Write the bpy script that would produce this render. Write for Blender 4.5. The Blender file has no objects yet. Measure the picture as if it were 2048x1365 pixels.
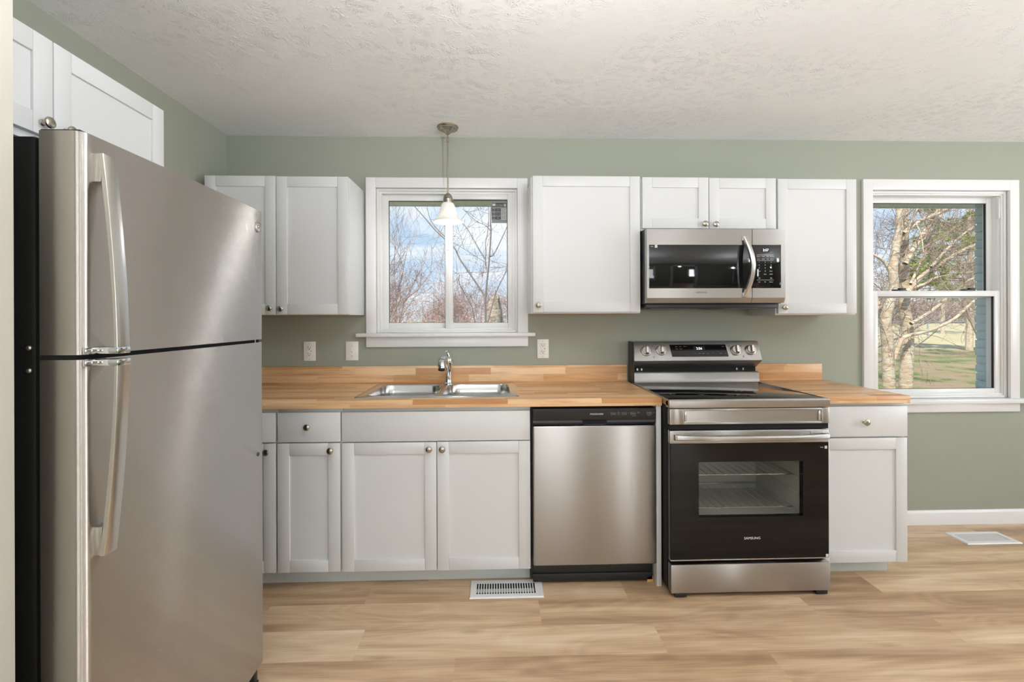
import bpy, bmesh, math, random
import numpy as np
from mathutils import Matrix, Vector

# ------------------------------------------------------------------ camera, sky, sun, daylight, exposure
C = bpy.context.scene.collection
SC = bpy.context.scene
F_PX, CAM, YAW, ROLL, SH = 967.0, Vector((-0.8116, -3.0, 1.325)), -0.0322, -0.0035, -45.6
_fw = Vector((-math.sin(YAW), math.cos(YAW), 0)); _r0 = Vector((math.cos(YAW), math.sin(YAW), 0)); _u0 = _r0.cross(_fw)
_r = math.cos(ROLL)*_r0 + math.sin(ROLL)*_u0; _u = -math.sin(ROLL)*_r0 + math.cos(ROLL)*_u0
cd = bpy.data.cameras.new('camera'); cam = bpy.data.objects.new('camera', cd); C.objects.link(cam)
cd.sensor_width = 36; cd.lens = F_PX/2048*36; cd.shift_y = SH/2048; cd.clip_start = .05; cd.clip_end = 400
cam.matrix_world = Matrix(((_r.x,_u.x,-_fw.x,CAM.x),(_r.y,_u.y,-_fw.y,CAM.y),(_r.z,_u.z,-_fw.z,CAM.z),(0,0,0,1)))
SC.camera = cam
SC.view_settings.view_transform = 'Standard'; SC.view_settings.look = 'None'
SC.view_settings.gamma = 1; SC.view_settings.use_curve_mapping = False
SC.view_settings.exposure = 0.0

def at(px, py, Y):
    """point of the place seen at a photo pixel, at depth Y"""
    x = (px-1024)/F_PX; y = -(py-682.5-SH)/F_PX
    d = _fw + x*_r + y*_u; t = (Y-CAM.y)/d.y
    return CAM + d*t

def lin(r, g=None, b=None):
    if g is None: r, g, b = r
    f = lambda c: (c/255/12.92 if c/255 <= .04045 else ((c/255+.055)/1.055)**2.4)
    return (f(r), f(g), f(b), 1)

class NT:
    def __init__(s, nt): s.nt = nt
    def n(s, t, props=None, **ins):
        nd = s.nt.nodes.new(t)
        for k, v in (props or {}).items(): setattr(nd, k, v)
        for k, v in ins.items():
            k2 = int(k[1:]) if k[0] == '_' and k[1:].isdigit() else k.replace('_', ' ')
            sk = nd.inputs[k2]
            if isinstance(v, bpy.types.NodeSocket): s.nt.links.new(v, sk)
            elif v is not None: sk.default_value = v
        return nd
    def m(s, op, a, b=None, c=None, clamp=False):
        nd = s.nt.nodes.new('ShaderNodeMath'); nd.operation = op; nd.use_clamp = clamp
        for i, v in enumerate((a, b, c)):
            if v is None: continue
            if isinstance(v, bpy.types.NodeSocket): s.nt.links.new(v, nd.inputs[i])
            else: nd.inputs[i].default_value = v
        return nd.outputs[0]
    def ramp(s, fac, stops):
        nd = s.nt.nodes.new('ShaderNodeValToRGB'); s.nt.links.new(fac, nd.inputs[0]); e = nd.color_ramp.elements
        while len(e) > 1: e.remove(e[-1])
        for i, (p, c) in enumerate(stops):
            el = e[0] if i == 0 else e.new(p)
            el.position = p; el.color = c if len(c) == 4 else (*c, 1)
        return nd.outputs[0]
    def mix(s, fac, a, b, mode='MIX'):
        nd = s.nt.nodes.new('ShaderNodeMix'); nd.data_type = 'RGBA'; nd.blend_type = mode
        for i, v in ((0, fac), (6, a), (7, b)):
            if isinstance(v, bpy.types.NodeSocket): s.nt.links.new(v, nd.inputs[i])
            else: nd.inputs[i].default_value = v
        return nd.outputs[2]
    def noise(s, vec, scale, detail=3, rough=.5, dist=0):
        return s.n('ShaderNodeTexNoise', Vector=vec, Scale=scale, Detail=detail, Roughness=rough, Distortion=dist).outputs[0]
    def mapv(s, vec, sc=(1,1,1), loc=(0,0,0)):
        return s.n('ShaderNodeMapping', Vector=vec, Scale=sc, Location=loc).outputs[0]

# sky: blue with soft white cloud
w = bpy.data.worlds.new('sky'); SC.world = w; w.use_nodes = True
t = NT(w.node_tree); w.node_tree.nodes.clear()
g = t.n('ShaderNodeTexCoord').outputs['Generated']
sep = t.n('ShaderNodeSeparateXYZ', Vector=g)
h = t.m('ADD', sep.outputs[2], .18)
pv = t.n('ShaderNodeCombineXYZ', X=t.m('DIVIDE', sep.outputs[0], h), Y=t.m('DIVIDE', sep.outputs[1], h), Z=1.3).outputs[0]
cl = t.noise(pv, 1.15, 7, .58, .5)
base = t.ramp(sep.outputs[2], [(0, lin(214, 229, 244)), (.12, lin(190, 215, 240)), (.35, lin(160, 197, 236)), (1, lin(110, 160, 218))])
col = t.mix(t.m('MULTIPLY', t.ramp(cl, [(.46, (0,0,0)), (.66, (1,1,1))]), .85), base, lin(246, 249, 252))
bg = t.n('ShaderNodeBackground', Color=col, Strength=1.15)
t.nt.links.new(bg.outputs[0], t.n('ShaderNodeOutputWorld').inputs[0])

sd = bpy.data.lights.new('sun', 'SUN'); sd.energy = 5.6; sd.angle = .009; sd.color = (1, .93, .82)
so = bpy.data.objects.new('sun', sd); C.objects.link(so)
so.rotation_euler = Vector((.25, .48, -.88)).to_track_quat('-Z', 'Y').to_euler()

def area(name, loc, aim, sx, sy, watts, col):
    l = bpy.data.lights.new(name, 'AREA'); l.shape = 'RECTANGLE'; l.size = sx; l.size_y = sy; l.energy = watts; l.color = col
    o = bpy.data.objects.new(name, l); C.objects.link(o); o.location = loc
    o.rotation_euler = Vector(aim).to_track_quat('-Z', 'Z').to_euler(); return o
# daylight just outside the panes of the windows behind and beside the camera
DAY = (.93, .97, 1.0)
area('daylight_window_3', (3.1, -8.32, 1.45), (0, 1, .5), .95, 1.2, 80, DAY)
area('daylight_window_4', (-.9, -5.86, 1.42), (0, 1, .9), 1.7, 1.25, 62, DAY)
area('daylight_window_5', (5.02, -2.6, 1.42), (-1, 0, .9), 1.9, 1.5, 110, DAY)

def point(name, loc, watts, rad, col=(.98, .98, .98)):
    l = bpy.data.lights.new(name, 'POINT'); l.energy = watts; l.shadow_soft_size = rad; l.color = col
    o = bpy.data.objects.new(name, l); C.objects.link(o); o.location = loc; return o

# ------------------------------------------------------------------ materials
def mat(name, col, rough=.5, metal=0, build=None, **kw):
    m = bpy.data.materials.new(name); m.use_nodes = True
    t = NT(m.node_tree); b = m.node_tree.nodes['Principled BSDF']
    b.inputs['Base Color'].default_value = col; b.inputs['Roughness'].default_value = rough; b.inputs['Metallic'].default_value = metal
    for k, v in kw.items(): b.inputs[k.replace('_', ' ')].default_value = v
    if build: build(t, b)
    return m
def L(t, a, b): t.nt.links.new(a, b)
def obj_co(t): return t.n('ShaderNodeTexCoord').outputs['Object']
def pos_co(t): return t.n('ShaderNodeNewGeometry').outputs['Position']
def bumper(scale, strength, dist=.001, detail=3):
    def f(t, b):
        n_ = t.noise(pos_co(t), scale, detail)
        L(t, t.n('ShaderNodeBump', Strength=strength, Distance=dist, Height=n_).outputs[0], b.inputs['Normal'])
    return f
def brushed(amp=.55):
    # rolled steel with a fine horizontal brush: the grooves tip the surface up and down, so highlights stretch upright
    def f(t, b):
        g = t.n('ShaderNodeNewGeometry'); p = g.outputs['Position']
        w1 = t.n('ShaderNodeTexWhiteNoise', {'noise_dimensions': '3D'}, Vector=p).outputs[1]
        s = t.n('ShaderNodeSeparateXYZ', Vector=w1)
        n_ = t.noise(t.mapv(p, (3, 3, 420)), 1, 2)
        k = t.m('ADD', t.m('SUBTRACT', t.m('ADD', s.outputs[0], s.outputs[1]), 1.0), t.m('MULTIPLY', t.m('SUBTRACT', n_, .5), .25))
        k = t.m('TANGENT', t.m('MULTIPLY', k, amp))
        v = t.n('ShaderNodeCombineXYZ', X=0, Y=0, Z=k).outputs[0]
        q = t.n('ShaderNodeVectorMath', {'operation': 'ADD'}, _0=g.outputs['Normal'], _1=v).outputs[0]
        L(t, t.n('ShaderNodeCombineXYZ', X=.02, Y=.013, Z=1).outputs[0], b.inputs['Tangent'])
        L(t, t.n('ShaderNodeVectorMath', {'operation': 'NORMALIZE'}, _0=q).outputs[0], b.inputs['Normal'])
    return f
def paint_wall(c):
    return dict(col=c, rough=.55, build=bumper(260, .25, .0008))

m_green = mat('sage_paint', **paint_wall(lin(155, 158, 144)))
m_cream = mat('cream_paint', **paint_wall(lin(196, 192, 181)))
m_white = mat('white_cabinet_lacquer', lin(212, 212, 212), .38)
m_shadow = mat('shaded_cabinet_frame', lin(205, 209, 205), .5)  # greyer cabinet white: the shade on the frame is put into its colour
m_trim = mat('white_trim_paint', lin(230, 228, 228), .32)
m_vinyl = mat('white_vinyl', lin(228, 227, 226), .3)
m_steel = mat('stainless_steel', lin(174, 171, 168), .28, 1, brushed(.42), Anisotropic=.7)
m_door = mat('fridge_steel', lin(200, 196, 192), .17, 1, brushed(1.2))
m_satin = mat('satin_steel', lin(206, 202, 196), .28, 1)
m_nickel = mat('brushed_nickel', lin(178, 170, 158), .27, 1)
m_chrome = mat('chrome', lin(225, 227, 230), .06, 1)
m_sink = mat('sink_steel', lin(205, 205, 205), .22, 1, bumper(40, .02))
m_black = mat('black_textured_metal', (.008, .008, .008, 1), .55, 0, bumper(900, .3, .0004), Specular_IOR_Level=.3)
m_plast = mat('black_plastic', (.012, .012, .013, 1), .38)
m_dkgap = mat('dark_cavity', (.004, .004, .004, 1), .9)
m_bglass = mat('black_glass', (.004, .004, .005, 1), .045, Specular_IOR_Level=.55)
m_oven_glass = mat('oven_black_glass', (.005, .005, .005, 1), .06, Specular_IOR_Level=.3)
m_white_ink = mat('white_print', lin(225, 225, 225), .5)
m_grey_ink = mat('grey_print', lin(150, 150, 150), .5)
m_dark_ink = mat('dark_print', lin(60, 60, 62), .5)
m_plate = mat('white_plastic_plate', lin(240, 236, 230), .3)
m_slot = mat('outlet_slot', lin(40, 36, 34), .6)
m_seg = mat('display_digits', (.9, .95, 1, 1), .5, Emission_Color=(.9, .95, 1, 1), Emission_Strength=1.3)
m_disp = mat('display_window', lin(36, 38, 40), .1)
m_enamel = mat('grey_oven_enamel', lin(205, 204, 200), .35)
m_wire = mat('chrome_wire', lin(225, 225, 220), .18, 1)
m_rawwood = mat('raw_pine', lin(196, 150, 92), .6)
m_ply = mat('cabinet_underside_veneer', lin(205, 165, 110), .6)
m_lab = mat('grey_label', lin(126, 127, 128), .5)
m_lab2 = mat('light_grey_label', lin(176, 177, 178), .5)
m_labk = mat('black_label', lin(26, 22, 22), .5)
m_labr = mat('red_mark', lin(150, 40, 40), .5)
m_stick = mat('pale_sticker', lin(205, 205, 202), .5)
m_bulb = mat('lit_bulb', (1, 1, 1, 1), .5, Emission_Color=(1, .95, .86, 1), Emission_Strength=3)

def thin_glass(name, tint, refl):
    m = bpy.data.materials.new(name); m.use_nodes = True; t = NT(m.node_tree); m.node_tree.nodes.clear()
    fr = t.n('ShaderNodeLayerWeight', Blend=refl).outputs[0]
    a = t.n('ShaderNodeBsdfTransparent', Color=tint).outputs[0]; b = t.n('ShaderNodeBsdfGlossy', Color=(1,1,1,1), Roughness=.0).outputs[0]
    mx = t.n('ShaderNodeMixShader', _0=t.m('MULTIPLY', fr, .6), _1=a, _2=b)
    L(t, mx.outputs[0], t.n('ShaderNodeOutputMaterial').inputs[0]); return m
m_glass = thin_glass('window_glass', (.985, .99, .985, 1), .06)
m_oven_pane = thin_glass('tinted_oven_pane', (.86, .86, .84, 1), .1)

def frosted():
    m = bpy.data.materials.new('frosted_glass'); m.use_nodes = True; t = NT(m.node_tree); m.node_tree.nodes.clear()
    d = t.n('ShaderNodeBsdfDiffuse', Color=(.92, .92, .9, 1)).outputs[0]; tr = t.n('ShaderNodeBsdfTranslucent', Color=(.95, .94, .9, 1)).outputs[0]
    g = t.n('ShaderNodeBsdfGlossy', Color=(1,1,1,1), Roughness=.2).outputs[0]
    a = t.n('ShaderNodeMixShader', _0=.3, _1=d, _2=tr).outputs[0]; b = t.n('ShaderNodeMixShader', _0=.06, _1=a, _2=g).outputs[0]
    L(t, b, t.n('ShaderNodeOutputMaterial').inputs[0]); return m
m_frost = frosted()

def b_ceiling(t, b):
    p = pos_co(t)
    v = t.n('ShaderNodeTexVoronoi', {'voronoi_dimensions': '2D'}, Vector=p, Scale=6.5, Randomness=1.0)
    d = t.n('ShaderNodeVectorMath', {'operation': 'SUBTRACT'}, _0=p, _1=v.outputs['Position']).outputs[0]
    s = t.n('ShaderNodeSeparateXYZ', Vector=d)
    ang = t.m('ARCTAN2', s.outputs[1], s.outputs[0]); rad = v.outputs['Distance']
    cs = t.n('ShaderNodeSeparateXYZ', Vector=v.outputs['Color'])
    pol = t.n('ShaderNodeCombineXYZ', X=t.m('MULTIPLY', ang, 3.2), Y=t.m('MULTIPLY', rad, 2.4), Z=t.m('MULTIPLY', cs.outputs[0], 40)).outputs[0]
    n1 = t.noise(pol, 3.0, 2, .5, .4)
    ridge = t.m('SUBTRACT', 1, t.m('MULTIPLY', t.m('ABSOLUTE', t.m('SUBTRACT', n1, .5)), 11), clamp=True)
    ve = t.n('ShaderNodeTexVoronoi', {'voronoi_dimensions': '2D', 'feature': 'DISTANCE_TO_EDGE'}, Vector=p, Scale=6.5, Randomness=1.0).outputs['Distance']
    mask = t.m('MULTIPLY', t.ramp(rad, [(.06, (0,0,0)), (.28, (1,1,1))]), t.ramp(ve, [(.0, (0,0,0)), (.16, (1,1,1))]))
    cell = t.ramp(t.noise(p, 1.5, 3), [(.40, (.12,.12,.12)), (.58, (1,1,1))])
    cut = t.ramp(t.noise(p, 26, 3), [(.42, (0,0,0)), (.55, (1,1,1))])
    fine = t.noise(p, 70, 4)
    hgt = t.m('ADD', t.m('MULTIPLY', t.m('MULTIPLY', t.m('MULTIPLY', ridge, cut), mask), cell), t.m('MULTIPLY', fine, .10))
    L(t, t.n('ShaderNodeBump', Strength=.55, Distance=.0075, Height=hgt).outputs[0], b.inputs['Normal'])
m_ceil = mat('stomp_textured_ceiling', lin(243, 243, 243), .8, 0, b_ceiling)

def b_floor(t, b):
    p = pos_co(t); a = t.n('ShaderNodeAttribute', {'attribute_name': 'plank'})
    s = t.n('ShaderNodeSeparateXYZ', Vector=a.outputs['Vector'])
    off = t.n('ShaderNodeVectorMath', {'operation': 'SCALE'}, _0=a.outputs['Vector'], Scale=37.0).outputs[0]
    q = t.n('ShaderNodeVectorMath', {'operation': 'ADD'}, _0=p, _1=off).outputs[0]
    broad = t.noise(t.mapv(q, (.9, 9, 1)), 1.0, 3, .5, .9)
    warp = t.noise(t.mapv(q, (.8, 3.0, 1)), 1.3, 2, .5, .3)
    rings = t.m('FRACT', t.m('MULTIPLY', warp, 13))
    rings = t.m('ABSOLUTE', t.m('SUBTRACT', rings, .5))
    fine = t.noise(t.mapv(q, (4, 190, 1)), 1.0, 5, .65)
    k = t.m('ADD', t.m('ADD', t.m('MULTIPLY', broad, .75), t.m('MULTIPLY', rings, .12)), t.m('ADD', t.m('MULTIPLY', fine, .34), t.m('MULTIPLY', s.outputs[0], .18)))
    c = t.ramp(k, [(.40, lin(148, 118, 92)), (.57, lin(180, 148, 116)), (.71, lin(204, 174, 140)), (.85, lin(222, 197, 164)), (.97, lin(236, 217, 190))])
    kn = t.n('ShaderNodeTexVoronoi', {'voronoi_dimensions': '2D'}, Vector=t.mapv(q, (1.5, 4.2, 1)), Scale=1.0)
    knot = t.ramp(kn.outputs['Distance'], [(.0, (1,1,1)), (.10, (0,0,0))])
    c = t.mix(t.m('MULTIPLY', knot, .4), c, lin(128, 98, 72))
    L(t, c, b.inputs['Base Color'])
    L(t, t.m('ADD', .33, t.m('MULTIPLY', fine, .14)), b.inputs['Roughness'])
    L(t, t.n('ShaderNodeBump', Strength=.12, Distance=.001, Height=fine).outputs[0], b.inputs['Normal'])
m_floor = mat('vinyl_oak_planks', lin(195, 165, 130), .4, 0, b_floor)

def b_butcher(t, b):
    g = t.n('ShaderNodeNewGeometry'); p = g.outputs['Position']; s = t.n('ShaderNodeSeparateXYZ', Vector=p); W_, L_ = .041, .46
    # staves run along x; rows counted across depth and height
    row = t.m('FLOOR', t.m('DIVIDE', t.m('ADD', s.outputs[1], t.m('MULTIPLY', s.outputs[2], .985)), W_))
    rn = t.n('ShaderNodeTexWhiteNoise', {'noise_dimensions': '1D'}, W=row).outputs[0]
    cx = t.m('FLOOR', t.m('DIVIDE', t.m('ADD', s.outputs[0], t.m('MULTIPLY', rn, 5.3)), L_))
    wn = t.n('ShaderNodeTexWhiteNoise', {'noise_dimensions': '2D'}, Vector=t.n('ShaderNodeCombineXYZ', X=cx, Y=row, Z=0).outputs[0])
    id_ = wn.outputs[0]
    q = t.n('ShaderNodeVectorMath', {'operation': 'ADD'}, _0=p, _1=t.n('ShaderNodeVectorMath', {'operation': 'SCALE'}, _0=wn.outputs[1], Scale=9.0).outputs[0]).outputs[0]
    gr = t.noise(t.mapv(q, (3, 55, 55)), 1, 4, .6, .8)
    br = t.noise(t.mapv(q, (2, 14, 14)), 1, 2, .5, 1.2)
    c = t.ramp(id_, [(0, lin(192, 138, 88)), (.2, lin(226, 184, 138)), (.45, lin(238, 204, 162)), (.62, lin(206, 154, 104)), (.8, lin(232, 194, 150)), (1, lin(214, 166, 116))])
    k = t.m('ADD', t.m('MULTIPLY', gr, .6), t.m('MULTIPLY', br, .5))
    c = t.mix(t.ramp(k, [(.38, (.6,.6,.6)), (.62, (0,0,0))]), c, lin(176, 122, 72))
    L(t, c, b.inputs['Base Color'])
m_butcher = mat('butcher_block', lin(214, 165, 110), .36, 0, b_butcher)

def b_bark(c1, c2, sc):
    def f(t, b):
        p = pos_co(t); n1 = t.noise(t.mapv(p, (sc, sc, sc*2.4)), 1, 5, .65); n2 = t.noise(t.mapv(p, (5, 5, 24)), 1, 3, .6, .5)
        c = t.mix(t.ramp(n1, [(.35, (0,0,0)), (.62, (1,1,1))]), c1, c2)
        c = t.mix(t.ramp(n2, [(.62, (0,0,0)), (.70, (.7,.7,.7))]), c, lin(74, 62, 54))
        L(t, c, b.inputs['Base Color']); L(t, t.n('ShaderNodeBump', Strength=.6, Distance=.02, Height=n1).outputs[0], b.inputs['Normal'])
    return f
m_bark = mat('pale_bark', lin(205, 190, 165), .85, 0, b_bark(lin(186, 158, 126), lin(222, 210, 190), 9))
m_twig = mat('grey_brown_twigs', lin(168, 148, 134), .85)
m_twig2 = mat('sapling_bark', lin(150, 140, 134), .8)
m_far = mat('distant_twigs', lin(172, 158, 154), .9)
m_red = mat('reddish_bramble', lin(176, 138, 128), .85)
m_straw = mat('straw_coloured_stems', lin(206, 190, 164), .85)
m_stump = mat('weathered_stump', lin(150, 135, 122), .9, 0, b_bark(lin(120, 104, 94), lin(190, 176, 160), 14))
m_pine = mat('pine_needles', lin(158, 180, 100), .8)
m_fence = mat('galvanised_steel', lin(170, 182, 192), .45, .6)
m_shed = mat('blue_shed_paint', lin(128, 158, 182), .6)
m_shroof = mat('grey_shed_roof', lin(150, 152, 156), .7)
def b_brick(t, b):
    p = pos_co(t)
    n_ = t.noise(p, 38, 4)
    L(t, t.n('ShaderNodeBump', Strength=.6, Distance=.006, Height=n_).outputs[0], b.inputs['Normal'])
m_brick = mat('blue_grey_painted_brick', lin(188, 206, 212), .7, 0, b_brick)
m_soffit = mat('vinyl_soffit', lin(245, 248, 242), .6)
m_roof = mat('shingle_roof', lin(90, 88, 86), .9)
def b_ground(t, b):
    p = pos_co(t); s = t.n('ShaderNodeSeparateXYZ', Vector=p)
    n1 = t.noise(p, .9, 5, .65, .3); n2 = t.noise(p, 14, 4, .7); n3 = t.noise(p, .25, 3)
    near = t.ramp(t.m('ADD', t.m('MULTIPLY', n1, .75), t.m('MULTIPLY', n2, .28)), [(.38, lin(74, 92, 42)), (.47, lin(104, 122, 60)), (.53, lin(150, 134, 100)), (.62, lin(160, 138, 112)), (.72, lin(112, 92, 74))])
    farc = t.ramp(t.m('ADD', t.m('MULTIPLY', n3, .6), t.m('MULTIPLY', n2, .4)), [(.35, lin(172, 162, 118)), (.6, lin(200, 186, 148)), (.75, lin(186, 172, 130))])
    f = t.ramp(t.m('DIVIDE', t.m('ADD', s.outputs[1], t.m('MULTIPLY', n1, 4)), 60), [(.38, (0,0,0)), (.46, (1,1,1))])
    L(t, t.mix(f, near, farc), b.inputs['Base Color'])
    L(t, t.n('ShaderNodeBump', Strength=.8, Distance=.05, Height=n2).outputs[0], b.inputs['Normal'])
m_ground = mat('winter_lawn', lin(150, 150, 100), .95, 0, b_ground)

# ------------------------------------------------------------------ mesh helpers
def orth(d):
    d = d.normalized(); a = Vector((0, 0, 1)) if abs(d.z) < .9 else Vector((1, 0, 0))
    u = d.cross(a).normalized(); return u, d.cross(u).normalized()
class MB:
    def __init__(s): s.bm = bmesh.new()
    def face(s, pts): return s.bm.faces.new([s.bm.verts.new(p) for p in pts])
    def box(s, x0, x1, y0, y1, z0, z1, b=0, seg=2, which=None):
        bm = s.bm
        v = [bm.verts.new((x, y, z)) for x in (x0, x1) for y in (y0, y1) for z in (z0, z1)]
        fs = [bm.faces.new([v[i] for i in q]) for q in ((0,1,3,2), (4,6,7,5), (0,4,5,1), (2,3,7,6), (0,2,6,4), (1,5,7,3))]
        if b:
            es = {e for f in fs for e in f.edges}
            if which: es = [e for e in es if which(e)]
            bmesh.ops.bevel(bm, geom=list(es), offset=b, segments=seg, profile=.5, affect='EDGES')
        return s
    def prism(s, pts, axis, a0, a1):
        """polygon (y,z)|(x,z)|(x,y) swept along x|y|z"""
        f = {'x': lambda p, a: (a, p[0], p[1]), 'y': lambda p, a: (p[0], a, p[1]), 'z': lambda p, a: (p[0], p[1], a)}[axis]
        A = [s.bm.verts.new(f(p, a0)) for p in pts]; B = [s.bm.verts.new(f(p, a1)) for p in pts]; n = len(pts)
        fs = [s.bm.faces.new(A), s.bm.faces.new(B[::-1])] + [s.bm.faces.new((A[i], B[i], B[(i+1) % n], A[(i+1) % n])) for i in range(n)]
        bmesh.ops.recalc_face_normals(s.bm, faces=fs); return s
    def loft(s, loops, close0=True, close1=True):
        R_ = [[s.bm.verts.new(p) for p in lp] for lp in loops]; n = len(loops[0]); fs = []
        for a, b in zip(R_, R_[1:]):
            for i in range(n): fs.append(s.bm.faces.new((a[i], a[(i+1) % n], b[(i+1) % n], b[i])))
        if close0: fs.append(s.bm.faces.new(R_[0][::-1]))
        if close1: fs.append(s.bm.faces.new(R_[-1]))
        if close0 and close1: bmesh.ops.recalc_face_normals(s.bm, faces=fs)
        return s
    def lathe(s, prof, o, axis=(0, 0, 1), n=24, caps=True):
        o = Vector(o); d = Vector(axis).normalized(); u, v = orth(d)
        lp = [[o + d*h + (u*math.cos(2*math.pi*k/n) + v*math.sin(2*math.pi*k/n))*max(r, 1e-5) for k in range(n)] for r, h in prof]
        return s.loft(lp, caps, caps)
    def tube(s, pts, rad, n=8, caps=True):
        pts = [Vector(p) for p in pts]
        if not isinstance(rad, (list, tuple)): rad = [rad]*len(pts)
        u = None; lp = []
        for i, p in enumerate(pts):
            d = (pts[min(i+1, len(pts)-1)] - pts[max(i-1, 0)]).normalized()
            if u is None: u, v = orth(d)
            else: u = (u - d*u.dot(d)).normalized(); v = d.cross(u)
            lp.append([p + (u*math.cos(2*math.pi*k/n) + v*math.sin(2*math.pi*k/n))*rad[i] for k in range(n)])
        return s.loft(lp, caps, caps)
    def slab(s, xs, ys, z0, z1, skip=(), m=lambda a, b, c: (a, b, c)):
        V = {}
        def vt(i, j, k):
            if (i, j, k) not in V: V[(i, j, k)] = s.bm.verts.new(m(xs[i], ys[j], (z0, z1)[k]))
            return V[(i, j, k)]
        ok = lambda i, j: 0 <= i < len(xs)-1 and 0 <= j < len(ys)-1 and (i, j) not in skip
        fs = []
        for i in range(len(xs)-1):
            for j in range(len(ys)-1):
                if not ok(i, j): continue
                for k in (0, 1): fs.append(s.bm.faces.new([vt(i,j,k), vt(i+1,j,k), vt(i+1,j+1,k), vt(i,j+1,k)]))
                for (di, dj, a, b) in ((-1,0,(i,j),(i,j+1)), (1,0,(i+1,j),(i+1,j+1)), (0,-1,(i,j),(i+1,j)), (0,1,(i,j+1),(i+1,j+1))):
                    if not ok(i+di, j+dj): fs.append(s.bm.faces.new([vt(*a,0), vt(*b,0), vt(*b,1), vt(*a,1)]))
        bmesh.ops.recalc_face_normals(s.bm, faces=fs); return s
    def text(s, st, size, loc, right=(1,0,0), up=(0,0,1), align='CENTER', depth=.0004, sx=1.0):
        c = bpy.data.curves.new('t', 'FONT'); c.body = st; c.size = size; c.align_x = align; c.align_y = 'CENTER'; c.extrude = depth/2; c.resolution_u = 2
        o = bpy.data.objects.new('t', c); C.objects.link(o)
        me = bpy.data.meshes.new_from_object(o.evaluated_get(bpy.context.evaluated_depsgraph_get()))
        r, u = Vector(right).normalized(), Vector(up).normalized(); nn = r.cross(u)
        me.transform(Matrix(((r.x*sx,u.x,nn.x,loc[0]),(r.y*sx,u.y,nn.y,loc[1]),(r.z*sx,u.z,nn.z,loc[2]),(0,0,0,1))))
        s.bm.from_mesh(me); bpy.data.objects.remove(o); bpy.data.curves.remove(c); bpy.data.meshes.remove(me); return s
    def build(s, name, m, parent=None, mtx=None, origin=None, sharp=.55):
        bm = s.bm
        if mtx is not None: bmesh.ops.transform(bm, matrix=mtx, verts=bm.verts)
        if origin is not None: bmesh.ops.translate(bm, verts=bm.verts, vec=-Vector(origin))
        bm.normal_update()
        for f in bm.faces: f.smooth = True
        for e in bm.edges: e.smooth = len(e.link_faces) == 2 and e.calc_face_angle(9) < sharp
        me = bpy.data.meshes.new(name); bm.to_mesh(me); bm.free(); me.materials.append(m)
        o = bpy.data.objects.new(name, me); C.objects.link(o)
        if origin is not None: o.location = origin
        if parent is not None:
            o.parent = parent
            if parent.type == 'EMPTY': o.matrix_parent_inverse = Matrix.Translation(parent.location).inverted()
        return o
def thing(name, loc, label, cat, group=None):
    o = bpy.data.objects.new(name, None); C.objects.link(o); o.location = loc; o.empty_display_size = .05
    return tag(o, label, cat, group)
def tag(o, label, cat, group=None, kind=None):
    o['label'] = label; o['category'] = cat
    if group: o['group'] = group
    if kind: o['kind'] = kind
    return o
def struct(o, label=None, cat=None):
    o['kind'] = 'structure'
    if label: o['label'] = label; o['category'] = cat
    return o
def rrect(x0, x1, y0, y1, r, n=6):
    P = []
    for cx, cy, a in ((x1-r, y1-r, 0), (x0+r, y1-r, 90), (x0+r, y0+r, 180), (x1-r, y0+r, 270)):
        for k in range(n+1):
            q = math.radians(a + 90*k/n); P.append((cx + r*math.cos(q), cy + r*math.sin(q)))
    return P

# ------------------------------------------------------------------ the room
XL, XR, CEIL, YR = -2.448, 4.8, 2.446, -5.6
bb = MB()   # floor: planks .187 deep along x, each with its own grain
lay = bb.bm.loops.layers.float_vector.new('plank')
offs = {0: 1.04, 1: .615, 2: 1.095, 3: .259}; rnd = random.Random(4)
for k in range(-5, 42):
    y1 = -.736+.187 - .187*k; y0 = y1-.187
    if y0 > .1 or y1 < -8.3: continue
    o_ = offs.get(k, rnd.random()*1.235)
    x = XL-1.3 + ((o_-(XL-1.3)) % 1.235) - 1.235
    while x < XR+.1:
        a, b_ = max(x, XL-.1), min(x+1.235, XR+.15)
        if b_ > a:
            f = bb.face([(a, y0, 0), (b_, y0, 0), (b_, min(y1, .1), 0), (a, min(y1, .1), 0)])
            rv = (rnd.random(), rnd.random(), rnd.random())
            for lp in f.loops: lp[lay] = rv
        x += 1.235
bb.slab([XL-.1, XR+.15], [-8.3, .1], -.2, -.002)
floor = struct(bb.build('floor', m_floor), 'light oak plank floor of the kitchen', 'floor')

cm = MB().slab([XL-.1, XR+.15], [-8.3, .14], CEIL, CEIL+.2)
struct(cm.build('ceiling', m_ceil), 'white ceiling with a stomped brush texture', 'ceiling')
W1 = (-1.548, -.680, 1.236, 2.128); W2 = (1.570, 2.467, .803, 2.130)
wm = MB().slab([XL-.1, W1[0], W1[1], W2[0], W2[1], XR+.15], [0, W2[2], W1[2], W1[3], W2[3], CEIL], 0, .12,
               skip={(1,2), (3,1), (3,2), (3,3)}, m=lambda a, b, c: (a, c, b))
struct(wm.build('wall_back', m_green), 'sage green wall behind the counters', 'wall')
struct(MB().box(XL-.1, XL, -8.3, .0, 0, CEIL).build('wall_left', m_green), 'sage green wall behind the refrigerator', 'wall')
rw = MB().slab([YR, -3.55, -1.65, 0], [0, .67, 2.17, CEIL], XR, XR+.15, skip={(1,1)}, m=lambda a, b, c: (c, a, b))
struct(rw.build('wall_right', m_green))
re_ = MB().slab([XL, -1.75, -.05, .95, 2.18, XR], [0, .8, 2.05, 2.2, CEIL], YR-.12, YR, skip={(1,1), (3,0), (3,1), (3,2)}, m=lambda a, b, c: (a, c, b))
struct(re_.build('wall_rear', m_green))
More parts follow.
